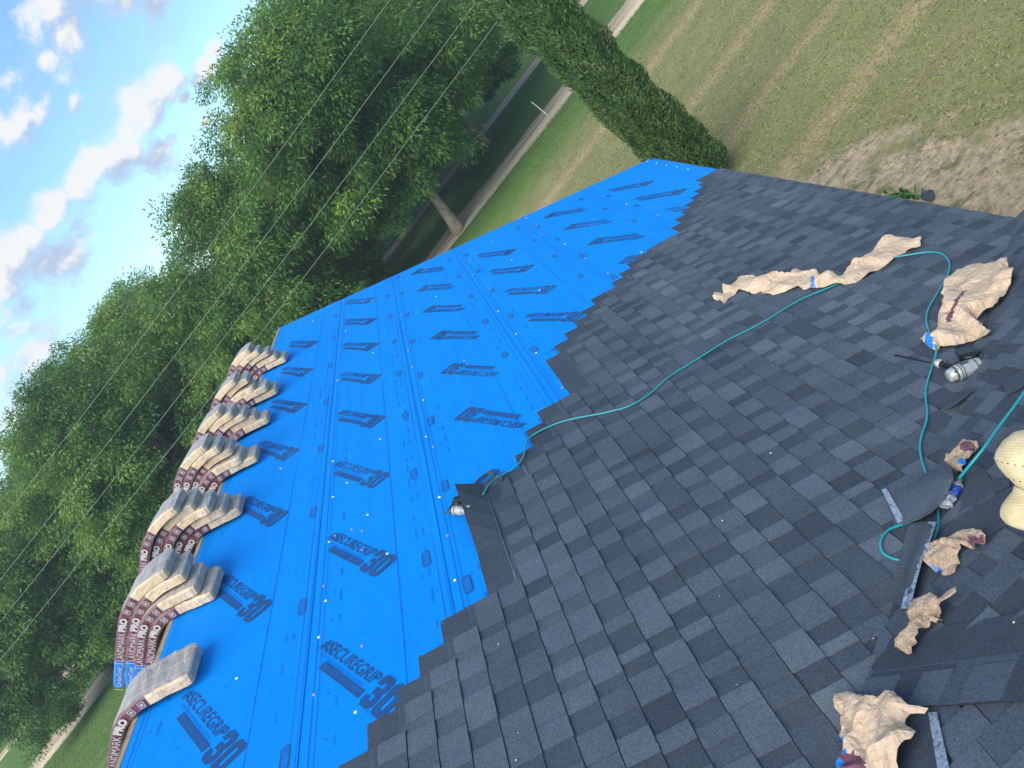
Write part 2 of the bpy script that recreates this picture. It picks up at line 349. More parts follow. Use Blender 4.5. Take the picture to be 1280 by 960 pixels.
M_CAPW = plain('white_plastic_cap', (.85, .87, .88), .4, .5); M_CAPP = plain('pink_plastic_cap', (.50, .30, .50), .4, .5)
M_STAKE = plain('white_painted_stake', (.75, .73, .68), .6, .3)
def m_straw(t):
    wv = t.new('ShaderNodeTexWave', wave_type='BANDS', bands_direction='Z'); t.l.new(t.obj, wv.inputs[0]); wv.inputs['Scale'].default_value = 34; wv.inputs['Distortion'].default_value = 1.2; wv.inputs['Detail'].default_value = 2
    n = t.noise(t.obj, 22, 5, .65); n2 = t.noise(t.obj, 230, 2, .6)
    c = t.mix(t.rng(n, .3, .7), (.56, .45, .24), (.74, .63, .39)); c = t.mix(t.math('MULTIPLY', wv.outputs[1], .16), c, (.50, .42, .24))
    t.put(t.b.inputs['Base Color'], t.mix(1., c, t.mix(n2, (.85, .85, .85), (1.12, 1.12, 1.12)), 'MULTIPLY')); bump(t, t.math('ADD', t.math('MULTIPLY', wv.outputs[1], .3), n2), .003, .8)
M_STRAW = material('plaited_straw', m_straw, .75, .25)
M_STITCH = plain('dark_stitching', (.10, .08, .05), .8, .2)
def m_plastic(t):
    t.put(t.b.inputs['Base Color'], (.75, .82, .88, 1)); t.b.inputs['Transmission Weight'].default_value = .7; t.b.inputs['IOR'].default_value = 1.4
    bump(t, t.noise(t.pos, 60, 3, .6), .006, .8)
M_PLASTIC = material('clear_crushed_plastic', m_plastic, .12, .6)
M_LABEL = plain('bottle_label_blue', (.015, .06, .32), .35, .5, 0, .6, 40)
M_GCAP = plain('green_bottle_cap', (.01, .16, .10), .4, .5)
M_WEED = plain('weed_leaf', (.06, .17, .03), .6, .3, 0, .5, 20)

# ------------------------------------------------------------------ ground, tracks, grass
g = link('ground', mesh('ground', [(-420, -160, 0), (420, -160, 0), (420, 420, 0), (-420, 420, 0)], [(0, 1, 2, 3)], M_GRASS)); tag(g, kind='structure')
def wob(x, s): return sum(math.sin(x * f_ + s * p) * a for f_, p, a in ((.13, 1, .5), (.41, 2.3, .28), (1.3, 5.1, .13), (3.1, 1.7, .08), (7.3, 2.9, .05)))
def road(name, y0, y1, x0, x1, z, seed):
    P = []; Fs = []; n = 900; hw = .5 * (y1 - y0)
    for i in range(n + 1):
        x = x0 + (x1 - x0) * i / n; lo = y0 + wob(x, seed) * .5; hi = y1 + wob(x, seed + 3) * .9
        for k in range(5): P.append((x, lo + (hi - lo) * k / 4, z))
    for i in range(n):
        for k in range(4): a = i * 5 + k; Fs.append((a, a + 5, a + 6, a + 1))
    c = (y0 + y1) / 2; P = [(x, (y - c) / hw, zz) for x, y, zz in P]
    o = link(name, mesh(name, P, Fs, M_ROAD)); o.location = (0, c, 0); o.scale = (1, hw, 1); return tag(o, kind='structure')
road('dirt_road', 34.9, 39.0, -160, 120, .004, 1.)
road('dirt_road', 49.2, 52.2, -160, 120, .004, 2.)

def grass_tufts():
    n = 80000
    u = RNG.random(n); y = 5.5 + 30 * u ** 1.25; x = 2.4 + (1.2 + .55 * y) * RNG.random(n)
    m = 26000; xl = -24 - 22 * RNG.random(m); yl = 26 + 9 * RNG.random(m); x = np.append(x, xl); y = np.append(y, yl); n += m
    bare = (((x - 3.6) / 1.75) ** 2 + ((y - 9.8) / 4.0) ** 2 + .5 * np.sin(x * 3.1 + y) * np.cos(y * 2.3 - x)) < .95
    keep = ~bare | (RNG.random(n) < .10); x, y = x[keep], y[keep]; n = len(x)
    a = RNG.random(n) * 2 * np.pi; h = .010 + .020 * RNG.random(n); w = .006 + .007 * RNG.random(n) + y * .0003
    lean = RNG.normal(0, .03, (n, 2)); P = np.zeros((n, 4, 3))
    c, s_ = np.cos(a), np.sin(a)
    for k, (sx, t_) in enumerate(((-1, 0), (1, 0), (.45, 1), (-.45, 1))):
        P[:, k, 0] = x + c * w * sx + lean[:, 0] * t_; P[:, k, 1] = y + s_ * w * sx + lean[:, 1] * t_; P[:, k, 2] = h * t_ - .002 * (1 - t_)
    dry = (y < 29) & (x > -5); tone = np.where(dry, .55 + .45 * RNG.random(n), .1 + .35 * RNG.random(n)) ; tone = np.where(dry & (RNG.random(n) < .45), .3, tone)
    return quads('grass', P, M_BLADE, tone)
def m_blade(t): t.put(t.b.inputs['Base Color'], t.ramp(attr(t), [(0, (.07, .15, .035)), (.4, (.14, .20, .055)), (.7, (.21, .22, .085)), (1, (.32, .29, .14))]))
M_BLADE = material('grass_blade', m_blade, .8, .2)
gr = link('grass', grass_tufts()); tag(gr, 'short patchy lawn grass with dry straw coloured blades', 'grass', kind='stuff')

# ------------------------------------------------------------------ the house
RIDGE_B, EAVE_B = -2.72, 3.76
RX = float(mp(0, RIDGE_B)[0]); RZ = float(mp(0, RIDGE_B)[2]); EX = float(mp(0, EAVE_B)[0]); EZ = float(mp(0, EAVE_B)[2])
def rake(b): return 12.38 - .075 * (b - RIDGE_B)
house = empty('house', (RX, 4, 0), 'house whose roof is half bright blue underlayment and half charcoal shingles', 'house')
Y0 = -6.0
def prism(name, pts, th, mat, n):
    pts = [np.asarray(p, float) for p in pts]; k = len(pts); v = pts + [p - n * th for p in pts]
    f = [tuple(range(k)), tuple(range(2 * k - 1, k - 1, -1))] + [(i, i + k, (i + 1) % k + k, (i + 1) % k) for i in range(k)]
    return mesh(name, v, f, mat)
def part(name, me, parent=house, **k):
    o = link(name, me, parent); o.matrix_parent_inverse = Matrix.Translation(parent.location).inverted(); tag(o, **k); return o
NB = np.array([-SN, 0, CS])
def back(a, b, h=0): p = mp(a, b, h); return np.array([2 * RX - p[0], p[1], p[2]])
part('roof_deck', prism('roof_deck', [mp(Y0, RIDGE_B, -.012), mp(Y0, EAVE_B - .02, -.012), mp(rake(EAVE_B) - .02, EAVE_B - .02, -.012), mp(rake(RIDGE_B) - .02, RIDGE_B, -.012)], .02, M_WOOD, NM))
part('roof_deck', prism('roof_deck', [back(Y0, RIDGE_B + .05, -.012), back(rake(RIDGE_B), RIDGE_B + .05, -.012), back(rake(EAVE_B), EAVE_B, -.012), back(Y0, EAVE_B, -.012)], .02, M_FELT, NB))
# ridge boards left bare where the vent will go
for s_ in (0, 1):
    q = (lambda a, b, h: mp(a, b, h)) if s_ == 0 else (lambda a, b, h: back(a, b, h))
    n_ = NM if s_ == 0 else NB
    pts = [q(Y0, RIDGE_B + .012, .006), q(Y0, RIDGE_B + .042, .006), q(rake(RIDGE_B) - .01, RIDGE_B + .042, .006), q(rake(RIDGE_B) - .01, RIDGE_B + .012, .006)]
    part('ridge_board', prism('ridge_board', pts if s_ == 0 else pts[::-1], .016, M_WOOD, n_))
# cross gable under the photographer
def g2(x, y, h=0.): return np.array([x, y, O_2[2] - (y - O_2[1]) * math.tan(SL)]) + N2 * h
YR2 = -1.1; GX1 = 5.2
part('roof_deck', prism('roof_deck', [g2(RX + .4, YR2, -.014), g2(RX + .4 , YR2 + .2, -.014), g2(EX + .02, 4.74, -.014), g2(GX1, 4.74, -.014), g2(GX1, YR2, -.014)][::1], .02, M_FELT, N2))
def g3(x, y, h=0.): p = g2(x, y, h); return np.array([p[0], 2 * YR2 - p[1], p[2]])
part('roof_deck', prism('roof_deck', [g3(RX + .4, YR2, -.014), g3(GX1, YR2, -.014), g3(GX1, 4.74, -.014), g3(RX + .4, 4.74, -.014)], .02, M_FELT, np.array([0, -SN, CS])))
# walls, gable, eave trim
wl = MB()
XL = 2 * RX - EX
def wallbox(x0, x1, y0, y1, z1): wl.box(((x0 + x1) / 2, (y0 + y1) / 2, z1 / 2), ([(x1 - x0) / 2, 0, 0], [0, (y1 - y0) / 2, 0], [0, 0, z1 / 2]))
part('wall', box_mesh('wall', (XL + .5, 11.35, 0), (EX - .5, 11.5, EZ - .05), M_WALL)); part('wall', box_mesh('wall', (EX - .65, 4.3, 0), (EX - .5, 11.35, EZ - .05), M_WALL))
part('wall', box_mesh('wall', (XL + .5, Y0 + .4, 0), (XL + .65, 11.35, EZ - .05), M_WALL))
part('wall', box_mesh('wall', (EX - .5, 4.2, 0), (GX1 - .4, 4.35, EZ - .05), M_WALL)); part('wall', box_mesh('wall', (GX1 - .55, -6, 0), (GX1 - .4, 4.2, EZ - .05), M_WALL))
part('wall', box_mesh('wall', (XL + .65, Y0 + .4, 0), (GX1 - .55, Y0 + .55, EZ - .05), M_WALL))
part('gable_end', mesh('gable_end', [(XL + .5, 11.5, EZ - .05), (EX - .5, 11.5, EZ - .05), (RX, 11.5, RZ - .25), (XL + .5, 11.38, EZ - .05), (EX - .5, 11.38, EZ - .05), (RX, 11.38, RZ - .25)], [(1, 0, 2), (3, 4, 5), (0, 1, 4, 3), (1, 2, 5, 4), (2, 0, 3, 5)], M_WALL))
er = rake(EAVE_B)
part('fascia', prism('fascia', [mp(4.5, EAVE_B - .02, -.034), mp(4.5, EAVE_B + .005, -.034), mp(er, EAVE_B + .005, -.034), mp(er, EAVE_B - .02, -.034)], .16, M_WOOD, NM))
part('drip_edge', prism('drip_edge', [mp(4.6, EAVE_B - .03, .001), mp(4.6, EAVE_B + .03, .001), mp(er, EAVE_B + .03, .001), mp(er, EAVE_B - .03, .001)], .006, M_DRIP, NM))
part('rake_board', prism('rake_board', [mp(rake(RIDGE_B) - .015, RIDGE_B, -.006), mp(rake(EAVE_B) - .015, EAVE_B, -.006), mp(rake(EAVE_B) + .022, EAVE_B, -.006), mp(rake(RIDGE_B) + .022, RIDGE_B, -.006)], .15, M_WOOD, NM))

# ---- blue underlayment: five overlapping runs plus the strip at the eave
SEAMS = [RIDGE_B + .034, -1.585, -.71, .35, 1.47, 2.52, EAVE_B + .012]
PRINT_START = 1.0
def main_frame(a, b, h):
    """local frame on the main slope: x towards the far gable, y up the slope, z out of it"""
    p = mp(a, b, h); x, y, z = A_M, -D_M, NM
    return Matrix([[x[0], y[0], z[0], p[0]], [x[1], y[1], z[1], p[1]], [x[2], y[2], z[2], p[2]], [0, 0, 0, 1]])
def wrinkle(a, b): return .0012 * math.sin(a * 2.1 + b * 3) + .0009 * math.sin(b * 13 + math.sin(a) * 2)
sheets = []
for i in range(6):
    b0, b1 = SEAMS[i], SEAMS[i + 1]; lap = .10 if i < 5 else 0; top = b0 - (.02 if i else 0)
    hz_ = -.003 + .0022 * (5 - i) * .35
    org = (0., b1, 0.); n = 46; m_ = 10; V_ = []; F_ = []
    b_top = b0 - (.12 if i else 0)
    for ia in range(n + 1):
        for jb in range(m_ + 1):
            b = b_top + (b1 - b_top) * jb / m_; a0 = PRINT_START; a = a0 + (rake(b) + .012 - a0) * ia / n
            z = wrinkle(a, b) + (.0022 if b > b1 - .06 else 0) - (.0022 if (i and b < b0 + .03) else 0)
            V_.append((a, b1 - b, z))
    for ia in range(n):
        for jb in range(m_): k = ia * (m_ + 1) + jb; F_.append((k, k + m_ + 1, k + m_ + 2, k + 1)[::-1])
    o = link('underlayment_sheet', mesh('underlayment_sheet', V_, F_, M_BLUE, smooth=True), house, main_frame(0, b1, .001 * (6 - i) * .5))
    sheets.append((o, b0, b1, .001 * (6 - i) * .5))
def sheet_of(b):
    for s in sheets:
        if b <= s[2] + 1e-6: return s
    return sheets[-1]
def on_sheet(name, me, a, b, dh=.0032, rot=0.):
    o, b0, b1, h = sheet_of(b)
    mw = main_frame(a, b, h + dh) @ Matrix.Rotation(rot, 4, 'Z')
    q = bpy.data.objects.new(name, me); COL.objects.link(q); q.parent = o; q.matrix_parent_inverse = Matrix.Identity(4)
    q.matrix_basis = main_frame(0, b1, h).inverted() @ mw
    return q

def text_mesh(body, size, mat, xs=1., shear=0., bold=0.):
    cu = bpy.data.curves.new('lettering', 'FONT'); cu.body = body; cu.size = size; cu.shear = shear; cu.offset = bold; cu.resolution_u = 3
    ob = bpy.data.objects.new('tmp_text', cu); COL.objects.link(ob)
    dg = bpy.context.evaluated_depsgraph_get(); me = bpy.data.meshes.new_from_object(ob.evaluated_get(dg)); bpy.data.objects.remove(ob)
    n = len(me.vertices); co = np.zeros(n * 3); me.vertices.foreach_get('co', co); co = co.reshape(-1, 3); co[:, 0] *= xs
    fs = [tuple(p.vertices) for p in me.polygons]; bpy.data.meshes.remove(me); return co, fs
def fit(co, x0, x1, y0, y1):
    lo, hi = co.min(0), co.max(0); c = co.copy()
    c[:, 0] = x0 + (co[:, 0] - lo[0]) / (hi[0] - lo[0]) * (x1 - x0); c[:, 1] = y0 + (co[:, 1] - lo[1]) / (hi[1] - lo[1]) * (y1 - y0); return c
def shapes_mesh(name, items, mats):
    v = []; f = []; m = []
    for co, fs, mi in items:
        k = len(v); v += [tuple(x) for x in co]; f += [tuple(i + k for i in q) for q in fs]; m += [mi] * len(fs)
    return mesh(name, v, f, mats, m)
def strip(pts, mi=0):
    k = len(pts); return ([(x, y, 0) for x, y in pts], [tuple(range(k))], mi)
def rectp(x0, y0, x1, y1, mi=0, sh=0.):
    return ([(x0 - sh * 0, y0, 0), (x1, y0, 0), (x1 + sh, y1, 0), (x0 + sh, y1, 0)], [(0, 1, 2, 3)], mi)
def digits30():
    it = []; H_ = .195; W_ = .105; T = .040
    def sl(pts): return [(x + y * .0, y) for x, y in pts]
    ch = .022
    def ring(x0):   # the zero: chamfered frame made of quads
        o_ = [(x0 + ch, 0), (x0 + W_ - ch, 0), (x0 + W_, ch), (x0 + W_, H_ - ch), (x0 + W_ - ch, H_), (x0 + ch, H_), (x0, H_ - ch), (x0, ch)]
        i_ = [(x0 + T, T), (x0 + W_ - T, T), (x0 + W_ - T, T + .001), (x0 + W_ - T, H_ - T - .001), (x0 + W_ - T, H_ - T), (x0 + T, H_ - T), (x0 + T, H_ - T - .001), (x0 + T, T + .001)]
        v = [(x, y, 0) for x, y in o_ + i_]; return (v, [(k, (k + 1) % 8, 8 + (k + 1) % 8, 8 + k) for k in range(8)], 0)
    it.append(ring(.118))
    # the three
    it.append(strip([(.0, H_ - .045), (.0, H_ - ch), (ch, H_), (W_ - ch, H_), (W_, H_ - ch), (W_, H_ - T), (T, H_ - T), (T, H_ - .062), (.0, H_ - .062)][:9]))
    it.append(strip([(W_ - T, H_ - T), (W_ - T, H_ / 2 + T / 2), (W_ - .012, H_ / 2 + .006), (W_, H_ / 2 + .02), (W_, H_ - T)]))
    it.append(strip([(.022, H_ / 2 - T / 2), (W_ - T, H_ / 2 - T / 2), (W_ - .012, H_ / 2 - .006), (W_ - .012, H_ / 2 + .006), (W_ - T, H_ / 2 + T / 2), (.022, H_ / 2 + T / 2)]))
    it.append(strip([(W_ - T, T), (W_, T), (W_, H_ / 2 - .02), (W_ - .012, H_ / 2 - .006), (W_ - T, H_ / 2 - T / 2)]))
    it.append(strip([(.0, .062), (.0, ch), (ch, 0), (W_ - ch, 0), (W_, ch), (W_, T), (T, T), (T, .062)]))
    return it
co1, f1 = text_mesh('#SECUREGRIP', .1, M_INK, bold=.0016); co1 = fit(co1, 0, .60, -.088, -.004); co1[:, 0] += (co1[:, 1] + .088) * .18
co2, f2 = text_mesh('SYNTHETIC ROOFING PROTECTION', .03, M_INK2); co2 = fit(co2, .07, .55, -.112, -.096)
co3, f3 = text_mesh('WATER RESISTANT ROOF UNDERLAYMENT', .03, M_INK2); co3 = fit(co3, .18, .575, -.153, -.131)
bar = [(.155, -.168), (.60, -.168), (.60, -.119), (.155, -.119)]
co3[:, 2] = .0006
items = [(co1, f1, 0), (co2, f2, 1), strip(bar, 0), (co3, f3, 1)]
for v, f_, mi in digits30(): items.append(([(x + .625 + (y * .0), y - .188, 0) for x, y, z in v], f_, mi))
def shear_logo(it): return [([(x, y, z) for x, y, z in v], f_, mi) for v, f_, mi in it]
LOGO = shapes_mesh('printed_logo', shear_logo(items), [M_INK, M_INK2])
# rows of logos: start a, row b, flipped, count ; baseline runs down the roof and back towards the photographer
TX = math.atan2(-.53, -.85)              # text direction in the (a, up-slope) frame
ROWS = [(-2.33, 3.90, 1.2, False, 7), (-1.45, 2.56, 1.185, False, 9), (.035, 3.93, 1.185, True, 7), (.65, 6.35, 1.165, False, 5), (2.19, 7.0, 1.2, True, 4), (2.81, 8.85, 1.17, False, 3)]
for b, a0, st, flip, n in ROWS:
    for k in range(n):
        a = a0 + st * k
        if (a + (.9 if flip else 0)) > rake(b) - .05 and flip: continue
        if a > rake(b) - .1: continue
        on_sheet('printed_logo', LOGO, a, b, rot=TX + (math.pi if flip else 0))
# pill shaped marks beside the laps
def pill():
    o_ = []; i_ = []; L_, W_ = .082, .028
    for k in range(16):
        an = 2 * math.pi * k / 16; c, s_ = math.cos(an), math.sin(an); o_.append(((L_ - W_) * (1 if c > 0 else -1) + W_ * c, W_ * s_)); i_.append(((L_ - W_) * (1 if c > 0 else -1) + (W_ - .008) * c, (W_ - .008) * s_))
    v = [(x, y, 0) for x, y in o_ + i_]; return shapes_mesh('printed_pill', [(v, [(k, (k + 1) % 16, 16 + (k + 1) % 16, 16 + k) for k in range(16)], 0), ([(x, y, 0) for x, y in i_], [tuple(range(16))], 1)] , [M_INK, M_PILL])
PILL = pill()
for b, a0, st, n in ((-1.655, 2.98, 1.2, 8), (-.82, 4.05, 1.17, 7), (-.605, 3.62, 1.2, 8), (.22, 6.7, 1.2, 5), (.48, 6.5, 1.2, 5), (1.36, 7.9, 1.2, 4), (1.58, 7.4, 1.2, 4), (2.40, 9.0, 1.2, 3), (2.66, 9.6, 1.2, 2)):
    for k in range(n):
        if a0 + st * k < rake(b) - .15: on_sheet('printed_pill', PILL, a0 + st * k, b)
# fine print, lap lines and nailing marks of each sheet, joined per sheet
tiny = []
for (o, b0, b1, h) in sheets:
    it = []
    def ln(bb, w, mi, a0=PRINT_START, a1=None): it.append(([(a0, b1 - bb - w, 0), ((rake(bb) if a1 is None else a1), b1 - bb - w, 0), ((rake(bb) if a1 is None else a1), b1 - bb + w, 0), (a0, b1 - bb + w, 0)], [(0, 1, 2, 3)], mi))
    for bb, w, mi in ((b1 - .012, .0022, 0), (b1 - .05, .0022, 1), (b1 - .30, .002, 1), (b0 + .055, .0022, 1), (b0 + .085, .0015, 1)): ln(bb, w, mi)
    rr = random.Random(int(b1 * 1000) + 99)
    a = PRINT_START + 1.2
    while a < rake(b1) - .1:
        for bb in (b1 - .105, b1 - .155, b0 + .19):        # columns of unreadably small lettering
            if rr.random() < .62:
                x = a
                for c_ in range(rr.randint(3, 8)):
                    w = rr.uniform(.006, .014); it.append(([(x, b1 - bb - .006, 0), (x + w, b1 - bb - .006, 0), (x + w, b1 - bb + .006, 0), (x, b1 - bb + .006, 0)], [(0, 1, 2, 3)], 1)); x += w + .006
        a += rr.uniform(.16, .3)
    for row in np.arange(b0 + .14, b1 - .05, .22):           # small printed nailing ticks
        a = PRINT_START + 1 + (row * 7 % .3)
        while a < rake(row) - .05:
            x, y = a + rr.uniform(-.01, .01), b1 - row; r_ = .011
            it.append(([(x - r_, y - r_ * .6, 0), (x - r_ * .2, y - r_ * 1.0, 0), (x + r_, y + r_ * .5, 0), (x + r_ * .3, y + r_, 0)], [(0, 1, 2, 3)], 1)); a += .30
    me = shapes_mesh('fine_print', it, [M_SEAM, M_INK2]); q = bpy.data.objects.new('fine_print', me); COL.objects.link(q); q.parent = o; q.location = (0, 0, .0028); q['kind'] = 'stuff'
# plastic cap nails
cw = MB(); cp = MB(); rr = random.Random(5)
spots = [(399, 797, 0), (445, 891, 0), (460, 644, 0), (412, 678, 0), (434, 604, 0), (453, 808, 1), (393, 869, 1), (405, 733, 1), (419, 670, 1), (440, 662, 1), (453, 664, 1), (453, 688, 1), (550, 622, 0), (533, 546, 0), (560, 670, 1)]
caps = [(hit(x, y, O_M, NM), c) for x, y, c in spots]
for bb, stp in ((-1.53, .55), (-.66, .42), (.42, .42), (1.53, .45), (2.58, .5), (-2.05, 1.3), (-1.1, 1.1), (-.2, 1.3), (.9, 1.2), (2.0, 1.3)):
    a = 3.5 + rr.random()
    while a < rake(bb) - .1: caps.append((mp(a, bb + rr.uniform(-.03, .06)), 1 if rr.random() < .5 else 0)); a += stp * 1.7 * rr.uniform(.7, 1.5)

for k in range(5): caps.append((mp(10.2 + .4 * k, 3.66), 0))
for p, c in caps:
    if (p - O_M) @ A_M > rake((p - O_M) @ D_M) - .05: continue
    (cp if c else cw).ring([p + NM * .002, p + NM * .0065, p + NM * .008], [.009, .009, .005], 8)
for mb, m_ in ((cw, M_CAPW), (cp, M_CAPP)):
    q = part('cap_nail', mb.done('cap_nail', [m_])); q['kind'] = 'stuff'

# ---- shingles
SL_, SD, EXPO, H0, TB, TT = .984, .337, .1433, .0128, .0046, .0044
def shingle_mesh(seed, length=SL_, flat=False):
    r = random.Random(seed); cuts = [0.]; kinds = []
    tooth = r.random() < .5
    while cuts[-1] < length - .09:
        w = r.uniform(.075, .20) if tooth else r.uniform(.055, .155)
        cuts.append(min(length, cuts[-1] + w)); kinds.append(tooth); tooth = not tooth
    if length - cuts[-1] > 1e-4:
        if length - cuts[-1] < .05: cuts[-1] = length
        else: cuts.append(length); kinds.append(tooth)
    V_, F_, T_ = [], [], []
    def bz(u): return H0 * (1 - u / SD)
    def slab(x0, x1, u0, u1, zb, th, tones):      # solid with top tone and side tone
        n = len(V_)
        for (x, u) in ((x0, u0), (x1, u0), (x1, u1), (x0, u1)): V_.append((x, u, bz(u) + zb))
        for (x, u) in ((x0, u0), (x1, u0), (x1, u1), (x0, u1)): V_.append((x, u, bz(u) + zb + th))
        F_.extend([(n + 4, n + 5, n + 6, n + 7), (n, n + 1, n + 5, n + 4), (n + 1, n + 2, n + 6, n + 5), (n + 3, n, n + 4, n + 7), (n + 2, n + 3, n + 7, n + 6)])
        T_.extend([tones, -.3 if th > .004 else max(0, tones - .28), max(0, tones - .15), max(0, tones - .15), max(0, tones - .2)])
    last = .3
    for i, k in enumerate(kinds):
        x0, x1 = cuts[i], cuts[i + 1]
        bt = r.choice((.04, .12, .20, .28, .40, .52))
        slab(x0, x1, .0, .1655, 0, TB, bt); slab(x0, x1, .172, SD, 0, TB, .12)
        if k: slab(x0 + .001, x1 - .001, -.0015, .1385, TB, TT, r.choice((.40, .50, .58, .66, .76)))
    slab(0, length, .1655, .172, 0, TB + .0003, .90 if r.random() < .7 else .5)
    return mesh('shingle', V_, F_, M_SH, attr={'tone': T_})
SHM = [shingle_mesh(100 + i) for i in range(28)]
def frame(o, A, D, N, a, b, h=0.):
    p = o + A * a + D * b + N * h; y = -D
    return Matrix([[A[0], y[0], N[0], p[0]], [A[1], y[1], N[1], p[1]], [A[2], y[2], N[2], p[2]], [0, 0, 0, 1]])
B0 = -.887
FRONT = {0: 1.20, 1: 1.255, 2: 1.317, 3: 1.395, 4: 1.40, 5: 1.845, 6: 1.80, 7: 1.87, 8: 1.945, 9: 2.06, 10: 2.145, 11: 2.145, 12: 2.50, 13: 2.59, 14: 2.66, 15: 2.73, 16: 2.80, 17: 2.88, 18: 2.88, 19: 2.955,
         20: 3.02, 21: 3.084, 22: 3.122, 23: 3.15, 24: 3.165, 25: 3.172, 26: 3.29, 27: 3.38, 28: 3.45, 29: 3.53, 30: 3.60, 31: 3.68, 32: 3.76, 33: 3.86}
for k in range(-13, 0): FRONT[k] = 1.20 + .068 * k
placed = []
rr = random.Random(11)
for k, ae in FRONT.items():
    b = B0 + EXPO * k; a = ae * 2.45 - SL_
    if b > EAVE_B + .03: b = EAVE_B + .02
    first = True
    while a > -1.2:
        # valley: the cross gable covers this slope nearer than the valley line
        p = mp(a + SL_, b)
        if p[1] - O_2[1] < (p[0] - O_2[0]) - .25: break
        if not (first and k == 5): placed.append((frame(O_M, A_M, D_M, NM, a, b), mp(a + SL_ / 2, b - .07)))
        a -= SL_; first = False
        if k == 0 and a < 0: pass
cnt2 = 0
for k in range(-22, 23):                               # courses of the cross gable
    b = .05 + EXPO * k + .02; y = O_2[1] + D_2[1] * b
    if y < YR2 or y > 4.72: continue
    off = (k * .39) % SL_; a = -(GX1 - O_2[0]) + off * .0
    a = -(4.9) + (k * .347 % SL_)
    while True:
        x_far = O_2[0] - a; xv = O_2[0] + (y - O_2[1])          # valley x at this course
        if x_far < xv - .5: break
        placed.append((frame(O_2, A_2, D_2, N2, a, b), O_2 + A_2 * (a + SL_ / 2) + D_2 * (b - .07)))
        a += SL_
def area(c):
    x, y, z = project(c)
    if z < .3: return 0
    if not (-120 < x < 1400 and -80 < y < 1080): return 1e-6 / max(z, .1)
    n_ = NM if True else N2
    return 1 / z ** 2 * max(.05, abs((CAM - c) @ n_) / np.linalg.norm(CAM - c))
placed.sort(key=lambda t: -area(t[1]))
print('shingles', len(placed), 'in frame', sum(area(t[1]) > 1e-3 for t in placed))
rest = MB(); rtone = []
for i, (mw, c) in enumerate(placed):
    me = SHM[rr.randrange(len(SHM))]
    if i < 298: link('shingle', me, house, mw)
    else:
        Mx = np.array(mw); co = np.array([v.co for v in me.vertices]) @ Mx[:3, :3].T + Mx[:3, 3]
        rest.add(co, [tuple(p.vertices) for p in me.polygons]); rtone += [d.value for d in me.attributes['tone'].data]
if rest.v:
    me = mesh('shingle_field', rest.v, rest.f, M_SH, attr={'tone': rtone}); q = part('shingle_field', me); q['kind'] = 'stuff'

# ---- bent sheet helper: outline in photo pixels with a height above the roof at each point
def idw(P, C, Hh, pw=2.2):
    d = ((P[:, None, :] - C[None, :, :]) ** 2).sum(2) + 1e-7; w = d ** (-pw / 2); return (w * Hh[None]).sum(1) / w.sum(1)
def crease(P, seed, amp, lam, outline):
    """sharp paper folds: tents and valleys along random chords of the outline plus finer crumpling"""
    r = np.random.default_rng(seed); z = np.zeros(len(P)); size = np.ptp(outline, axis=0).max(); n = len(outline)
    for k in range(int(8 + size / lam * 1.1)):
        i = r.integers(n); j = (i + r.integers(max(2, n // 7), max(3, n // 2))) % n; a, b = outline[i], outline[j]
        if np.linalg.norm(b - a) > lam * 5: b = a + (b - a) / np.linalg.norm(b - a) * lam * 5
        d = b - a; L = np.linalg.norm(d) + 1e-9; t_ = np.clip((P - a) @ d / L ** 2, 0, 1); q = P - a - t_[:, None] * d
        dist = np.linalg.norm(q, axis=1); w = lam * r.uniform(.25, 1.0); side = np.sign(q @ np.array([-d[1], d[0]]) / L)
        asym = np.where(side > 0, 1., r.uniform(.25, 3.)); z += amp * r.uniform(.35, 1.) * (1 if r.random() < .68 else -.7) * np.clip(1 - dist * asym / w, 0, 1)
    for k in range(4):
        an = r.random() * math.pi; d = np.array([math.cos(an), math.sin(an)]); l = lam * .28 * (.6 + r.random())
        wv = P @ d / l + .7 * np.sin(P @ np.array([-d[1], d[0]]) / (l * 1.3) + k); z += amp * .06 * np.abs((wv % 1.) - .5) * 2
    return z
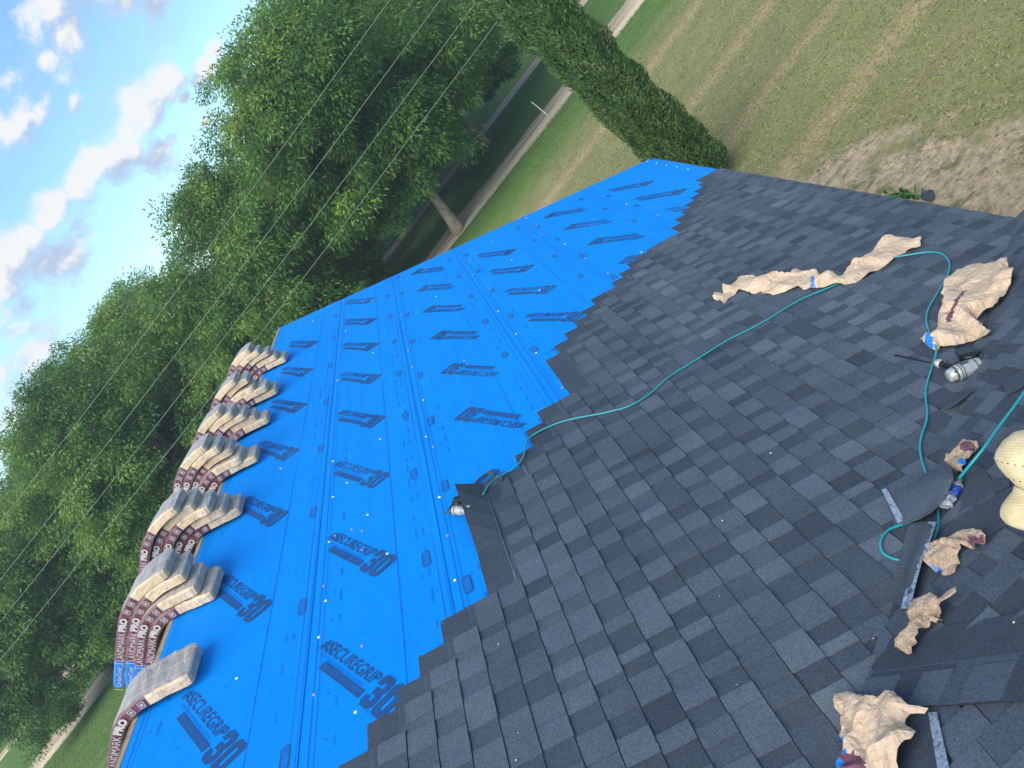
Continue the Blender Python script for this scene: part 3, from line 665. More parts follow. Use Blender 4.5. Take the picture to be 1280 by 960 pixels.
def sheet_from_px(name, pts, th, mats, spacing=.03, crump=0., lam=.08, edge=.0, seed=1, regions=(), parent=None, puff=0., smooth=False, base=None, rag=0., zmax=.5, tone=.15):
    """pts: (px, py, height). Builds a closed, thin or crumpled solid lying on the roof."""
    cx, cy = np.mean([p[0] for p in pts]), np.mean([p[1] for p in pts])
    if base is None: o, n, A, D = (O_M, NM, A_M, D_M) if is_main(cx, cy) else (O_2, N2, A_2, D_2)
    else: o, n, A, D = base
    if n[2] < .99: o = o + n * .011
    r = random.Random(seed)
    W3 = [hit(p[0], p[1], o, n, p[2]) if n[2] > .99 else roofpt(p[0], p[1], p[2]) for p in pts]; C = np.array([[(w - o) @ A, -(w - o) @ D] for w in W3]); Hh = np.array([max(p[2] if n[2] > .99 else .004, (w - o) @ n) for p, w in zip(pts, W3)], float)
    O_, OH = [], []
    for i in range(len(C)):
        p, q = C[i], C[(i + 1) % len(C)]; m_ = max(1, int(np.linalg.norm(q - p) / spacing))
        for j in range(m_):
            t_ = j / m_; nrm = np.array([-(q - p)[1], (q - p)[0]]); nrm /= np.linalg.norm(nrm) + 1e-9
            O_.append(p + (q - p) * t_ + nrm * r.uniform(-rag, rag)); OH.append(Hh[i] + (Hh[(i + 1) % len(C)] - Hh[i]) * t_ + (.022 * max(0, math.sin(len(OH) * .55 + seed)) if (th == .0022) else .012 * max(0, math.sin(len(OH) * .9 + seed)) if th == .0018 else 0))
    O_ = np.array(O_); OH = np.array(OH); ne = len(O_)
    lo, hi = O_.min(0), O_.max(0); ins = []
    def inside(p, poly):
        c = False; j = len(poly) - 1
        for i in range(len(poly)):
            if (poly[i][1] > p[1]) != (poly[j][1] > p[1]) and p[0] < (poly[j][0] - poly[i][0]) * (p[1] - poly[i][1]) / (poly[j][1] - poly[i][1]) + poly[i][0]: c = not c
            j = i
        return c
    x = lo[0]; row = 0
    while x < hi[0]:
        y = lo[1] + (row % 2) * spacing / 2
        while y < hi[1]:
            p = np.array([x + r.uniform(-.3, .3) * spacing, y + r.uniform(-.3, .3) * spacing])
            if inside(p, O_) and ((O_ - p) ** 2).sum(1).min() > (spacing * .45) ** 2: ins.append(p)
            y += spacing
        x += spacing * .866; row += 1
    P = np.array(list(O_) + ins)
    res = delaunay_2d_cdt([Vector(p) for p in P], [], [list(range(ne))], 1, 1e-6)
    P = np.array([[v.x, v.y] for v in res[0]]); tris = [tuple(f_) for f_ in res[2]]
    dist = np.sqrt(((P[:, None, :] - O_[None]) ** 2).sum(2).min(1))
    on_edge = dist < 1e-4
    z = idw(P, O_, OH, 3.0)
    sm = np.clip(dist / max(spacing * 1.5, .02), 0, 1)
    z = z + puff * np.clip(dist / .06, 0, 1) ** .6 + (crease(P, seed, crump, lam, O_) * (.45 + .55 * sm) if crump else 0)
    if n[2] < .99:
        oo, no_ = (O_2, N2) if abs(n[0]) > .1 else (O_M, NM)
        W_ = o[None] + P[:, :1] * A[None] - P[:, 1:2] * D[None] + z[:, None] * n[None]
        gap = (W_ - oo[None]) @ no_; z = z + np.clip(.020 + .35 * np.minimum(z, .06) - gap, 0, None) / (no_ @ n)
        zval = np.clip(.013 - ((o[None] + P[:, :1] * A[None] - P[:, 1:2] * D[None]) - oo[None]) @ no_, 0, None) / (no_ @ n)
    else: zval = np.zeros(len(P))
    z = np.maximum(z, .004); z = np.minimum(z, zval + zmax + .15 * (z - zval - zmax))
    zb = z - th if th > 0 else np.full(len(P), .001)
    zb = np.maximum(zb, .0)
    zb = np.minimum(zb, z - .0006)
    V_ = [(p[0], p[1], a) for p, a in zip(P, z)] + [(p[0], p[1], a) for p, a in zip(P, zb)]; n0 = len(P)
    F_ = list(tris) + [tuple(i + n0 for i in t_[::-1]) for t_ in tris]
    from collections import Counter
    ec = {}
    for t_ in tris:
        for i in range(3):
            e = (t_[i], t_[(i + 1) % 3]); ec[e] = 1
    for (i, j) in list(ec):
        if (j, i) not in ec: F_.append((j, i, i + n0, j + n0))
    # regions that carry another print colour
    idx = [0] * len(F_)
    regs = [([tuple([(hit(x_, y_, o, n, h_) - o) @ A, -(hit(x_, y_, o, n, h_) - o) @ D]) for x_, y_, h_ in poly], mi) for poly, mi in regions]
    for fi, t_ in enumerate(tris):
        c = P[list(t_)].mean(0)
        for poly, mi in regs:
            if inside(c, poly): idx[fi] = mi
    ctr = P.mean(0); V_ = [(x_ - ctr[0], y_ - ctr[1], z_) for x_, y_, z_ in V_]
    me = mesh(name, V_, F_, mats, idx, smooth)
    if len(mats) and mats[0] is M_SH:
        at = me.attributes.new('tone', 'FLOAT', 'FACE'); at.data.foreach_set('value', [tone] * len(F_))
    mw = frame(o, A, D, n, ctr[0], -ctr[1])
    return link(name, me, parent, mw)

# the course that is just being laid: its far end is still lifted, a nail gun lies under it
FLAP = [(612, 746, .014), (605, 700, .030), (597, 660, .05), (592, 625, .075), (591, 600, .085), (604, 602, .06), (622, 618, .03), (640, 655, .018), (655, 700, .014), (670, 728, .013), (640, 738, .013)]
fl = sheet_from_px('shingle', FLAP, .004, [M_SH], .05, parent=house, seed=3, base=(O_M, NM, A_M, D_M))
k5 = placed and None
mw5 = frame(O_M, A_M, D_M, NM, 1.845 * 2.45 - SL_, B0 + EXPO * 5)
top5 = shingle_mesh(777)
for v in top5.vertices:     # lift the headlap towards the far end
    s_ = max(0., (v.co.x - .35) / .64); u_ = max(0., v.co.y - .10) / .237
    v.co.z += .135 * s_ ** 1.0 * u_ ** 1.0
bpy.data.objects.remove(fl)
link('shingle', top5, house, mw5)

# ------------------------------------------------------------------ shingle bundles across the ridge
R0, TH = .26, SL
BT, BW = .074, .335
def bpt(s, h0_, dh, sh):
    Rr = R0 + h0_; sa = Rr * TH; s2 = s
    C0 = np.array([0, -R0 / CS])
    if abs(s2) < sa: an = s2 / Rr; return C0 + (Rr + dh) * np.array([math.sin(an), math.cos(an)])
    sg = 1 if s2 > 0 else -1
    q_ = abs(s2) - sa; return C0 + (Rr + dh) * np.array([sg * SN, CS]) + q_ * np.array([sg * CS, -SN]) - np.array([sg * SN, CS]) * .07 * max(0., q_ - .08) ** 1.6
def bend(co, lvl, sh, yoff):
    """map flat (s, v) lettering onto the side face that looks at the photographer"""
    h = .036 + lvl * (BT + .002); out = []
    for x, y, z in co: p = bpt(x, h, y, sh); out.append((p[0], yoff, p[1]))
    return out
def bundle_meshes(lvl, sh, seed):
    h = .036 + lvl * (BT + .002); r = random.Random(seed); s0, s1 = -.5 - sh, .5 - sh
    sec = [(-.5, .10), (-.5, .82), (-.465, 1.), (-.2, 1.03), (.2, 1.03), (.465, 1.), (.5, .82), (.5, .10), (.46, 0), (-.46, 0)]
    S = list(np.linspace(s0, s1, 31)); S = [s0 - .006, s0 + .006] + S[1:-1] + [s1 - .006, s1 + .006]; V_, F_, M_ = [], [], []
    for i, s in enumerate(S):
        endk = .80 if i in (0, len(S) - 1) else .94 if i in (1, len(S) - 2) else 1.
        wv = 1 + .018 * math.sin(s * 17 + seed) + .01 * math.sin(s * 41 + seed * 3)
        for (y, v) in sec:
            vv = .5 + (v - .5) * endk; jit = r.uniform(-.0035, .0035)
            p = bpt(s, h, vv * BT + jit * (1 if v > .9 else 0), sh); V_.append((p[0], y * BW * endk * wv + jit, p[1]))
    n = len(sec)
    for i in range(len(S) - 1):
        sm = (S[i] + S[i + 1]) / 2 - s0
        for j in range(n):
            a = i * n + j; b_ = i * n + (j + 1) % n; F_.append((b_, a, a + n, b_ + n))
            if j in (0, 1, 6) or j == 7: M_.append(1 if sm < .22 else 2 if sm < .745 else 3)
            elif j in (2, 3, 4, 5): M_.append(0)
            else: M_.append(3)
            if j in (7, 8, 9): M_[-1] = 3 if sm > .745 else M_[-1]
    F_.append(tuple(range(n))); M_.append(1); F_.append(tuple((len(S) - 1) * n + j for j in range(n - 1, -1, -1))); M_.append(0)
    body = mesh('bundle_wrapper', V_, F_, [M_WRAP, M_LBLUE, M_MAROON, M_KSIDE], M_)
    y = -BW / 2 - .0088
    a1, f1_ = text_mesh('LANDMARK', .06, M_WHITE); a1 = fit(a1, s0 + .245, s0 + .475, .012, .056)
    a2, f2_ = text_mesh('PRO', .06, M_WHITE, bold=.004); a2 = fit(a2, s0 + .485, s0 + .585, .012, .062)
    word = shapes_mesh('product_lettering', [(bend(a1, lvl, sh, y), f1_, 0)], [M_WHITE]); word2 = shapes_mesh('product_lettering', [(bend(a2, lvl, sh, y), f2_, 0)], [M_WHITE])
    it = []
    def rc(x0, x1, v0, v1, mi=0): return (bend([(x0, v0, 0), (x1, v0, 0), (x1, v1, 0), (x0, v1, 0)], lvl, sh, y), [(0, 1, 2, 3)], mi)
    for x0 in (.62, .685):
        x0 += s0; fr = .004
        it += [rc(x0, x0 + .032, .016, .016 + fr), rc(x0, x0 + .032, .054, .054 + fr), rc(x0, x0 + fr, .016, .058), rc(x0 + .028, x0 + .032, .016, .058), rc(x0 + .010, x0 + .022, .028, .046)]
    it += [rc(s0 + .222, s0 + .226, .008, .066), rc(s0 + .004, s0 + .008, .008, .066)]
    text = shapes_mesh('package_icons', it, [M_WHITE])
    c1, f3_ = text_mesh('CertainTeed', .04, M_WHITE); c1 = fit(c1, s0 + .03, s0 + .19, .020, .052)
    brand = shapes_mesh('brand_lettering', [(bend(c1, lvl, sh, y), f3_, 0)], [M_WHITE])
    return body, word, word2, text, brand
STACKS = [(4.0, 1), (4.95, 4), (6.0, 5), (7.02, 5), (8.0, 5), (8.88, 5), (10.18, 5)]
WHERE = ['lone', 'second nearest', 'third nearest', 'fourth nearest', 'fifth nearest', 'second farthest', 'farthest']
LEV = {1: ['only'], 4: ['bottom', 'second lowest', 'second highest', 'topmost'], 5: ['bottom', 'second lowest', 'middle', 'second highest', 'topmost']}
cache = {}
for si, (yy, n) in enumerate(STACKS):
    for l in range(n):
        key = (l, si % 3)
        if key not in cache: cache[key] = bundle_meshes(l, .085 + .052 * l, 10 * l + si)
        rj = random.Random(si * 31 + l); rz = rj.uniform(-.075, .075) + (.02 if si else .0)
        x0 = RX + (rj.uniform(-.04, .03) if n > 1 else 0.); y0 = yy + rj.uniform(-.035, .035) + l * .012 * (1 if si % 2 else -1)
        if si == 0: lab = 'single wrapped bundle of shingles lying alone across the ridge, nearest to the camera'
        else: lab = '%s wrapped shingle bundle in the %s stack along the ridge' % (LEV[n][l], WHERE[si])
        e = empty('shingle_bundle', (x0, y0, RZ), lab, 'shingle bundle', 'wrapped shingle bundles stacked across the ridge', rz)
        for nm, me in zip(('bundle_wrapper', 'product_lettering', 'product_lettering', 'package_icons', 'brand_lettering'), cache[key]):
            o = bpy.data.objects.new(nm, me); COL.objects.link(o); o.parent = e
            if nm == 'package_icons': o['kind'] = 'stuff'

# ------------------------------------------------------------------ paper wrappers
PM = [M_KRAFT, M_MAROON, M_LBLUE, M_WHITE]
def paper(name, label, pts, **k):
    big = k['spacing'] > .013
    o = sheet_from_px(name, pts, .0022 if big else .0018, ([M_KRAFT2] + PM[1:]) if k['spacing'] < .013 else PM, **k); return tag(o, label, 'paper wrapper', 'torn kraft bundle wrappers lying on the shingles')
H1 = .012
paper('paper_wrapper', 'long twisted strip of tan wrapper paper on the shingles, below the eave',
      [(891, 372, H1), (893, 366, .02), (904, 366, .02), (903, 354, .04), (912, 356, .03), (925, 350, .03), (940, 345, .03), (951, 348, .03), (960, 350, .03), (968, 346, .03), (985, 344, .03), (993, 339, .03), (1004, 340, .02), (1022, 338, .035), (1024, 346, .03), (1040, 346, .02), (1054, 347, .02), (1060, 341, .02), (1066, 331, .02), (1088, 318, .02), (1102, 304, .03), (1114, 299, .03), (1135, 297, .03), (1152, 299, .03), (1151, 307, .02), (1134, 314, .015), (1128, 319, .01), (1105, 334, .01), (1070, 354, .01), (1052, 357, .01), (1030, 360, .01), (1004, 364, .01), (999, 361, .01), (966, 369, .01), (945, 367, .01), (924, 364, .01), (916, 370, .01), (905, 380, .01), (898, 377, .01)],
      spacing=.022, crump=.032, lam=.09, seed=21, puff=.012, zmax=.09, rag=.004, regions=[([(1014, 350, .02), (1020, 350, .02), (1021, 360, .02), (1015, 361, .02)], 2)])
paper('paper_wrapper', 'large open crumpled tan wrapper above the silver nail gun at the right',
      [(1150, 424, .01), (1157, 423, .015), (1167, 430, .01), (1172, 422, .02), (1173, 404, .03), (1182, 383, .03), (1177, 373, .03), (1179, 361, .03), (1183, 350, .04), (1195, 338, .05), (1215, 334, .05), (1240, 331, .06), (1259, 328, .06), (1262, 334, .05), (1267, 338, .05), (1264, 350, .04), (1256, 365, .04), (1248, 382, .03), (1238, 388, .02), (1222, 401, .02), (1228, 407, .02), (1239, 419, .02), (1235, 423, .015), (1222, 425, .01), (1205, 432, .01), (1195, 437, .01), (1176, 436, .01), (1172, 441, .01), (1163, 438, .01), (1155, 433, .01)],
      spacing=.020, crump=.042, lam=.12, seed=5, puff=.02, zmax=.12, rag=.004, regions=[([(1250, 331, .06), (1258, 330, .06), (1258, 341, .05), (1251, 341, .05)], 2), ([(1159, 430, .01), (1168, 433, .01), (1170, 442, .01), (1160, 440, .01)], 2), ([(1167, 409, .02), (1172, 408, .02), (1171, 418, .02), (1167, 418, .02)], 2), ([(1182, 408, .04), (1213, 367, .06), (1216, 368, .06), (1186, 410, .04)], 1)])
paper('paper_wrapper', 'small wad of tan and maroon wrapper under the taut teal hose',
      [(1188, 570, .02), (1190, 562, .04), (1197, 560, .05), (1200, 553, .05), (1207, 550, .05), (1213, 552, .05), (1222, 552, .05), (1223, 558, .04), (1219, 568, .03), (1214, 580, .02), (1213, 587, .015), (1208, 594, .01), (1197, 594, .01), (1192, 586, .01), (1188, 578, .01)],
      spacing=.010, crump=.050, lam=.04, seed=9, puff=.006, zmax=.055, regions=[([(1201, 553, .06), (1212, 551, .06), (1217, 558, .06), (1208, 563, .06), (1201, 562, .06)], 1), ([(1208, 580, .02), (1214, 580, .02), (1213, 588, .02), (1207, 587, .02)], 2)])
paper('paper_wrapper', 'twisted tan wrapper with maroon printed end beside the dark lifted shingle strip',
      [(1161, 697, .01), (1160, 692, .02), (1166, 683, .04), (1180, 678, .05), (1192, 673, .05), (1196, 669, .05), (1204, 663, .06), (1216, 660, .06), (1226, 662, .06), (1232, 669, .05), (1231, 680, .03), (1224, 686, .02), (1212, 689, .015), (1206, 694, .01), (1202, 698, .01), (1199, 709, .01), (1190, 717, .01), (1182, 721, .01), (1172, 717, .01), (1165, 709, .01), (1170, 703, .01)],
      spacing=.009, crump=.052, lam=.045, seed=14, puff=.006, zmax=.06, regions=[([(1206, 671, .06), (1222, 665, .07), (1232, 668, .06), (1230, 683, .05), (1210, 686, .04)], 1), ([(1210, 681, .05), (1221, 678, .05), (1221, 682, .05), (1211, 685, .05)], 3), ([(1160, 688, .02), (1165, 685, .03), (1169, 694, .02), (1163, 697, .02)], 2), ([(1170, 712, .01), (1176, 711, .02), (1180, 716, .02), (1173, 717, .02)], 2)])
paper('paper_wrapper', 'knotted bow shaped tan wrapper pointing up beside the dark shingle strip, second from the bottom',
      [(1127, 812, .01), (1127, 804, .02), (1131, 795, .04), (1138, 788, .05), (1147, 779, .04), (1139, 776, .03), (1139, 762, .04), (1145, 752, .05), (1155, 745, .06), (1163, 741, .06), (1170, 745, .06), (1175, 747, .06), (1184, 736, .07), (1190, 730, .08), (1193, 737, .07), (1186, 752, .05), (1181, 762, .03), (1173, 770, .02), (1173, 776, .02), (1182, 778, .015), (1169, 785, .01), (1163, 790, .01), (1158, 800, .01), (1151, 812, .01), (1146, 820, .01), (1138, 820, .01), (1130, 819, .01)],
      spacing=.009, crump=.05, lam=.045, seed=31, puff=.006, zmax=.06, regions=[([(1170, 744, .06), (1177, 742, .06), (1176, 748, .06), (1171, 749, .06)], 1)])
paper('paper_wrapper', 'big torn open tan wrapper with blue print at the bottom edge of the picture',
      [(1048, 880, .01), (1049, 871, .03), (1057, 864, .05), (1066, 867, .05), (1075, 873, .05), (1090, 877, .06), (1108, 877, .06), (1115, 871, .07), (1123, 870, .07), (1130, 876, .07), (1138, 884, .06), (1150, 883, .05), (1161, 886, .04), (1160, 895, .02), (1148, 901, .02), (1137, 911, .03), (1146, 916, .05), (1142, 926, .05), (1130, 950, .04), (1118, 985, .03), (1060, 985, .02), (1060, 940, .02), (1054, 922, .01), (1057, 915, .02), (1057, 900, .02), (1051, 890, .01)],
      spacing=.015, crump=.032, lam=.10, seed=17, puff=.02, zmax=.10, rag=.003, regions=[([(1054, 922, .01), (1060, 928, .03), (1074, 955, .03), (1080, 975, .03), (1060, 975, .02)], 2), ([(1066, 955, .03), (1078, 950, .03), (1092, 960, .03), (1090, 985, .03), (1066, 985, .03)], 1)])

# ------------------------------------------------------------------ loose shingles at the right
def loose(label, pts, **k):
    seal = k.pop('seal', ()); e = sheet_from_px('loose_shingle', pts, .004, [M_SH], **k)
    for poly, mi in seal: sheet_from_px('sealant_strip', [(a, b_, h + .0035) for a, b_, h in poly], .002, [M_SEAL], spacing=.02, base=k.get('base'), parent=e)
    return tag(e, label, 'shingle')
G2 = (O_2, N2, A_2, D_2); GM = (O_M, NM, A_M, D_M)
loose('loose shingle with two pale sealant strips bridging the valley beside the crushed bottle',
      [(1102, 613, .012), (1125, 604, .02), (1158, 591, .045), (1184, 581, .07), (1190, 588, .075), (1192, 598, .075), (1186, 612, .07), (1176, 628, .06), (1164, 640, .05), (1150, 648, .035), (1130, 655, .02), (1119, 658, .012)],
      seal=[([(1102, 612, .015), (1108, 610, .015), (1131, 650, .018), (1122, 654, .015)], 1), ([(1142, 603, .03), (1147, 601, .03), (1160, 621, .045), (1155, 624, .04)], 1)], spacing=.02, seed=4, base=GM, tone=.42)
loose('narrow loose shingle strip with glittering sealant edge pointing down beside the twisted wrappers',
      [(1136, 656, .03), (1150, 652, .035), (1166, 652, .05), (1170, 658, .055), (1160, 682, .05), (1152, 700, .045), (1146, 722, .04), (1142, 742, .04), (1139, 758, .04), (1128, 758, .035), (1113, 750, .02), (1114, 738, .02), (1121, 712, .02), (1126, 690, .02)],
      seal=[([(1160, 652, .05), (1171, 652, .055), (1160, 684, .05), (1153, 700, .05), (1147, 722, .04), (1142, 742, .04), (1139, 760, .04), (1126, 760, .035), (1130, 744, .04), (1138, 722, .04), (1145, 700, .04), (1152, 680, .045)], 1)], spacing=.014, seed=6, base=GM, tone=.30)
def loose_full(label, p_left, p_right, h, seed, plane):
    o, n, A, D = plane; h += .010; a = hit(*p_left, o, n, h); b = hit(*p_right, o, n, h); x = unit(b - a); x = unit(x - n * (x @ n)); y = np.cross(n, x)
    mw = Matrix([[x[0], y[0], n[0], a[0]], [x[1], y[1], n[1], a[1]], [x[2], y[2], n[2], a[2]], [0, 0, 0, 1]])
    q = link('loose_shingle', shingle_mesh(seed), None, mw); return tag(q, label, 'shingle')
loose_full('full loose shingle with toothed lower edge lying across the bottom right corner', (1070, 893), (1280, 881), .006, 301, G2)
loose('plain dark shingle half hidden under the big torn wrapper, bottom right',
      [(1128, 893, .013), (1167, 890, .013), (1178, 925, .013), (1188, 985, .013), (1110, 985, .013)],
      seal=[([(1160, 890, .014), (1171, 890, .014), (1192, 986, .014), (1176, 986, .014)], 1)], spacing=.03, seed=8, base=G2)
loose('plain dark starter strip laid along the valley below the straw hat',
      [(1180, 655, .014), (1256, 612, .014), (1300, 590, .014), (1300, 640, .014), (1256, 655, .014), (1234, 668, .014), (1192, 700, .014), (1160, 730, .014), (1140, 755, .014), (1152, 700, .014)], spacing=.06, seed=10, base=G2)
loose('plain dark shingle lying in the valley between the crushed bottle and the hat',
      [(1198, 640, .013), (1216, 590, .013), (1226, 582, .013), (1239, 600, .013), (1262, 595, .013), (1262, 606, .013), (1205, 636, .013)], spacing=.05, seed=12, base=G2)
loose('small shingle offcut with a lifted corner below the silver nail gun',
      [(1170, 507, .012), (1200, 490, .014), (1222, 487, .018), (1210, 496, .02), (1184, 511, .026)], spacing=.03, seed=13, base=GM)
loose('shingle offcut with a bright cut edge at the right edge of the picture',
      [(1252, 478, .012), (1300, 446, .014), (1300, 470, .016), (1258, 494, .02)], spacing=.03, seed=15, base=G2)
# dark strap by the nail gun
pts = [roofpt(x, y, .012) for x, y in ((1118, 444), (1135, 447), (1155, 452), (1175, 455), (1197, 456))]
q = link('rubber_strap', MB().ring(pts, .006, 6, flat=.5).done('rubber_strap', [M_BLACK], True)); tag(q, 'thin black strap lying on the shingles left of the silver nail gun', 'strap')

# ------------------------------------------------------------------ air hoses
def catmull(P, m_=8):
    P = [np.asarray(p, float) for p in P]; Q = [2 * P[0] - P[1]] + P + [2 * P[-1] - P[-2]]; out = []
    for i in range(1, len(Q) - 2):
        for j in range(m_):
            t_ = j / m_; a, b, c, d = Q[i - 1:i + 3]
            out.append(.5 * (2 * b + (c - a) * t_ + (2 * a - 5 * b + 4 * c - d) * t_ ** 2 + (3 * b - a - 3 * c + d) * t_ ** 3))
    return out + [P[-1]]
def hose(label, px, r=.0058):
    P = catmull([roofpt(x, y, h) for x, y, h in px]); o = link('air_hose', MB().ring(P, r, 8).done('air_hose', [M_HOSE], True)); return tag(o, label, 'hose')
hose('long teal air hose from the far nail gun to the large wrapper and back down', [(604, 618, .05), (614, 603, .03), (628, 593, .02), (645, 583, .016), (654, 571, .016), (657, 556, .016), (662, 547, .018), (680, 536, .02), (710, 525, .02), (760, 515, .02), (790, 506, .02), (815, 490, .02), (838, 470, .02), (870, 450, .02), (910, 425, .02), (950, 405, .02), (1000, 375, .02), (1042, 357, .02), (1075, 340, .022), (1110, 324, .025), (1140, 318, .022), (1165, 315, .02), (1180, 319, .02), (1187, 330, .02), (1184, 345, .02), (1172, 366, .02), (1161, 385, .02), (1158, 400, .02), (1162, 415, .025), (1168, 428, .045), (1170, 442, .035), (1163, 465, .018), (1157, 490, .018), (1159, 520, .018), (1152, 545, .018), (1150, 560, .018), (1153, 578, .018), (1159, 595, .018), (1164, 612, .012), (1172, 635, .012), (1173, 655, .014), (1168, 672, .016), (1160, 690, .014), (1150, 705, .012)])
hose('taut teal air hose running from the crushed bottle to the right edge of the picture', [(1199, 598, .05), (1212, 582, .075), (1230, 560, .09), (1250, 532, .08), (1268, 508, .07), (1290, 478, .06), (1312, 452, .05)], .0062)
hose('short looped end of teal hose sticking out left of the narrow shingle strip', [(1140, 652, .012), (1124, 657, .014), (1110, 663, .018), (1102, 674, .02), (1101, 684, .018), (1106, 693, .016), (1119, 699, .014), (1132, 700, .012)])

# ------------------------------------------------------------------ nail guns
def local(px, py, plane, dirpx, h=0.):
    """origin and axes at a photo pixel: x along the pixel direction, z out of the roof"""
    o, n, A, D = plane; h += .014; p = hit(px, py, o, n, h); q = hit(px + dirpx[0], py + dirpx[1], o, n, h); x = unit(q - p); x = unit(x - n * (x @ n)); y = np.cross(n, x); return p, x, y, n
def mk(name, mb, mats, par, M_, smooth=True, bev=0.):
    o = bpy.data.objects.new(name, mb.done(name, mats, smooth)); COL.objects.link(o); o.parent = par
    if bev: b_ = o.modifiers.new('bevel', 'BEVEL'); b_.width = bev; b_.segments = 2; b_.limit_method = 'ANGLE'
    return o
def nail_gun(label, p, x, y, z, s=1.):
    e = empty('nail_gun', p, label, 'nail gun'); e.rotation_mode = 'QUATERNION'; e.rotation_quaternion = Matrix([[x[i], y[i], z[i]] for i in range(3)]).to_quaternion(); e.scale = (s, s, s)
    I = None; X = np.array
    b = MB(); b.ring([X([-.085, 0, .04]), X([-.078, 0, .04]), X([-.06, 0, .04]), X([-.055, 0, .04])], [.024, .031, .033, .036], 20)      # domed cap with exhaust
    mk('exhaust_cap', b, [M_SILVER], e, I)
    b = MB(); b.ring([X([-.055, 0, .04]), X([-.047, 0, .04])], [.0375, .0375], 20); mk('collar', b, [M_DGREY], e, I)
    b = MB(); b.ring([X([-.047, 0, .04]), X([-.04, 0, .04]), X([.05, 0, .04]), X([.066, 0, .04]), X([.075, 0, .04])], [.038, .0385, .036, .033, .024], 20); mk('cylinder', b, [M_SILVER], e, I)
    for xb in (-.034, -.022, .040):
        b = MB(); b.ring([X([xb, 0, .04]), X([xb + .0035, 0, .04])], [.0395, .0395], 24); mk('cylinder_rib', b, [M_DGREY], e, I, False)
    for an in range(4):
        c_, s_ = math.cos(an * 1.57 + .78) * .031, math.sin(an * 1.57 + .78) * .031; b = MB(); b.ring([X([-.064, c_, .04 + s_]), X([-.050, c_, .04 + s_])], [.0055, .0055], 8); mk('cap_bolt', b, [M_BLACK], e, I)
    b = MB(); b.ring([X([-.05, .165, .034]), X([-.055, .185, .033])], [.008, .008], 10); mk('air_fitting', b, [M_DGREY], e, I)
    b = MB(); b.box((0.0, 0, .0795), ([.016, 0, 0], [0, .012, 0], [0, 0, .0012])); mk('rating_plate', b, [M_DGREY], e, I, False)
    b = MB(); b.ring([X([.075, 0, .04]), X([.10, -.002, .036]), X([.125, -.004, .03])], [.022, .016, .010], 10); b.box((.13, -.004, .028), ([.014, 0, 0], [0, .008, 0], [0, 0, .006])); mk('nose', b, [M_DGREY], e, I, False)
    b = MB(); b.ring([X([-.01, .03, .04]), X([-.015, .06, .038]), X([-.03, .105, .034]), X([-.04, .13, .034])], [.022, .018, .0175, .020], 12, flat=.8); mk('handle_grip', b, [M_BLACK], e, I)
    b = MB(); b.ring([X([-.04, .13, .034]), X([-.046, .15, .034]), X([-.05, .165, .034])], [.0225, .021, .012], 12); mk('handle_end_cap', b, [M_SILVER], e, I)
    b = MB(); b.box((.018, .055, .036), ([.005, .012, 0], [-.003, .010, .0], [0, 0, .006])); mk('trigger', b, [M_DGREY], e, I, False)
    b = MB(); b.ring([X([.075, .085, .012]), X([.075, .085, .018]), X([.075, .085, .062]), X([.075, .085, .068])], [.040, .044, .044, .038], 20, nrm=(1, 0, 0)); mk('nail_canister', b, [M_BLACK], e, I)
    b = MB(); b.box((.092, .035, .036), ([.022, 0, 0], [0, .03, 0], [0, 0, .02])); b.box((.07, .10, .060), ([.04, -.01, 0], [.008, .03, 0], [0, 0, .012])); mk('magazine_arm', b, [M_BLACK], e, I, False, .004)
    b = MB(); b.ring([X([.055, .118, .04]), X([.085, .125, .045]), X([.105, .10, .045])], .006, 8); mk('latch', b, [M_SILVER], e, I)
    return e
p, x, y, z = local(1211, 470, GM, (20, -8), 0.0); nail_gun('silver and black coil nail gun lying right of the hose below the large wrapper', p - x * .01, x, y, z, 1.12)
p, x, y, z = local(580, 643, GM, (-20, 1), 0.0); g2n = nail_gun('white nail gun half hidden under the lifted shingle beside the blue sheet', p, x, y, z, .92); g2n.scale = (.92, -.92, .92)
# wire rafter hook above it
hk = []
for dx in (0, 10):
    hk.append([roofpt(x_ + dx, y_ + dx * .45, .02) for x_, y_ in ((592, 606), (601, 597), (611, 591), (618, 594), (612, 600), (600, 609))])
b = MB()
for q in hk: b.ring(catmull(q, 4), .007, 6)
o = link('rafter_hook', b.done('rafter_hook', [M_DGREY], True)); tag(o, 'grey wire rafter hook loops beside the far nail gun on the blue sheet', 'hook')

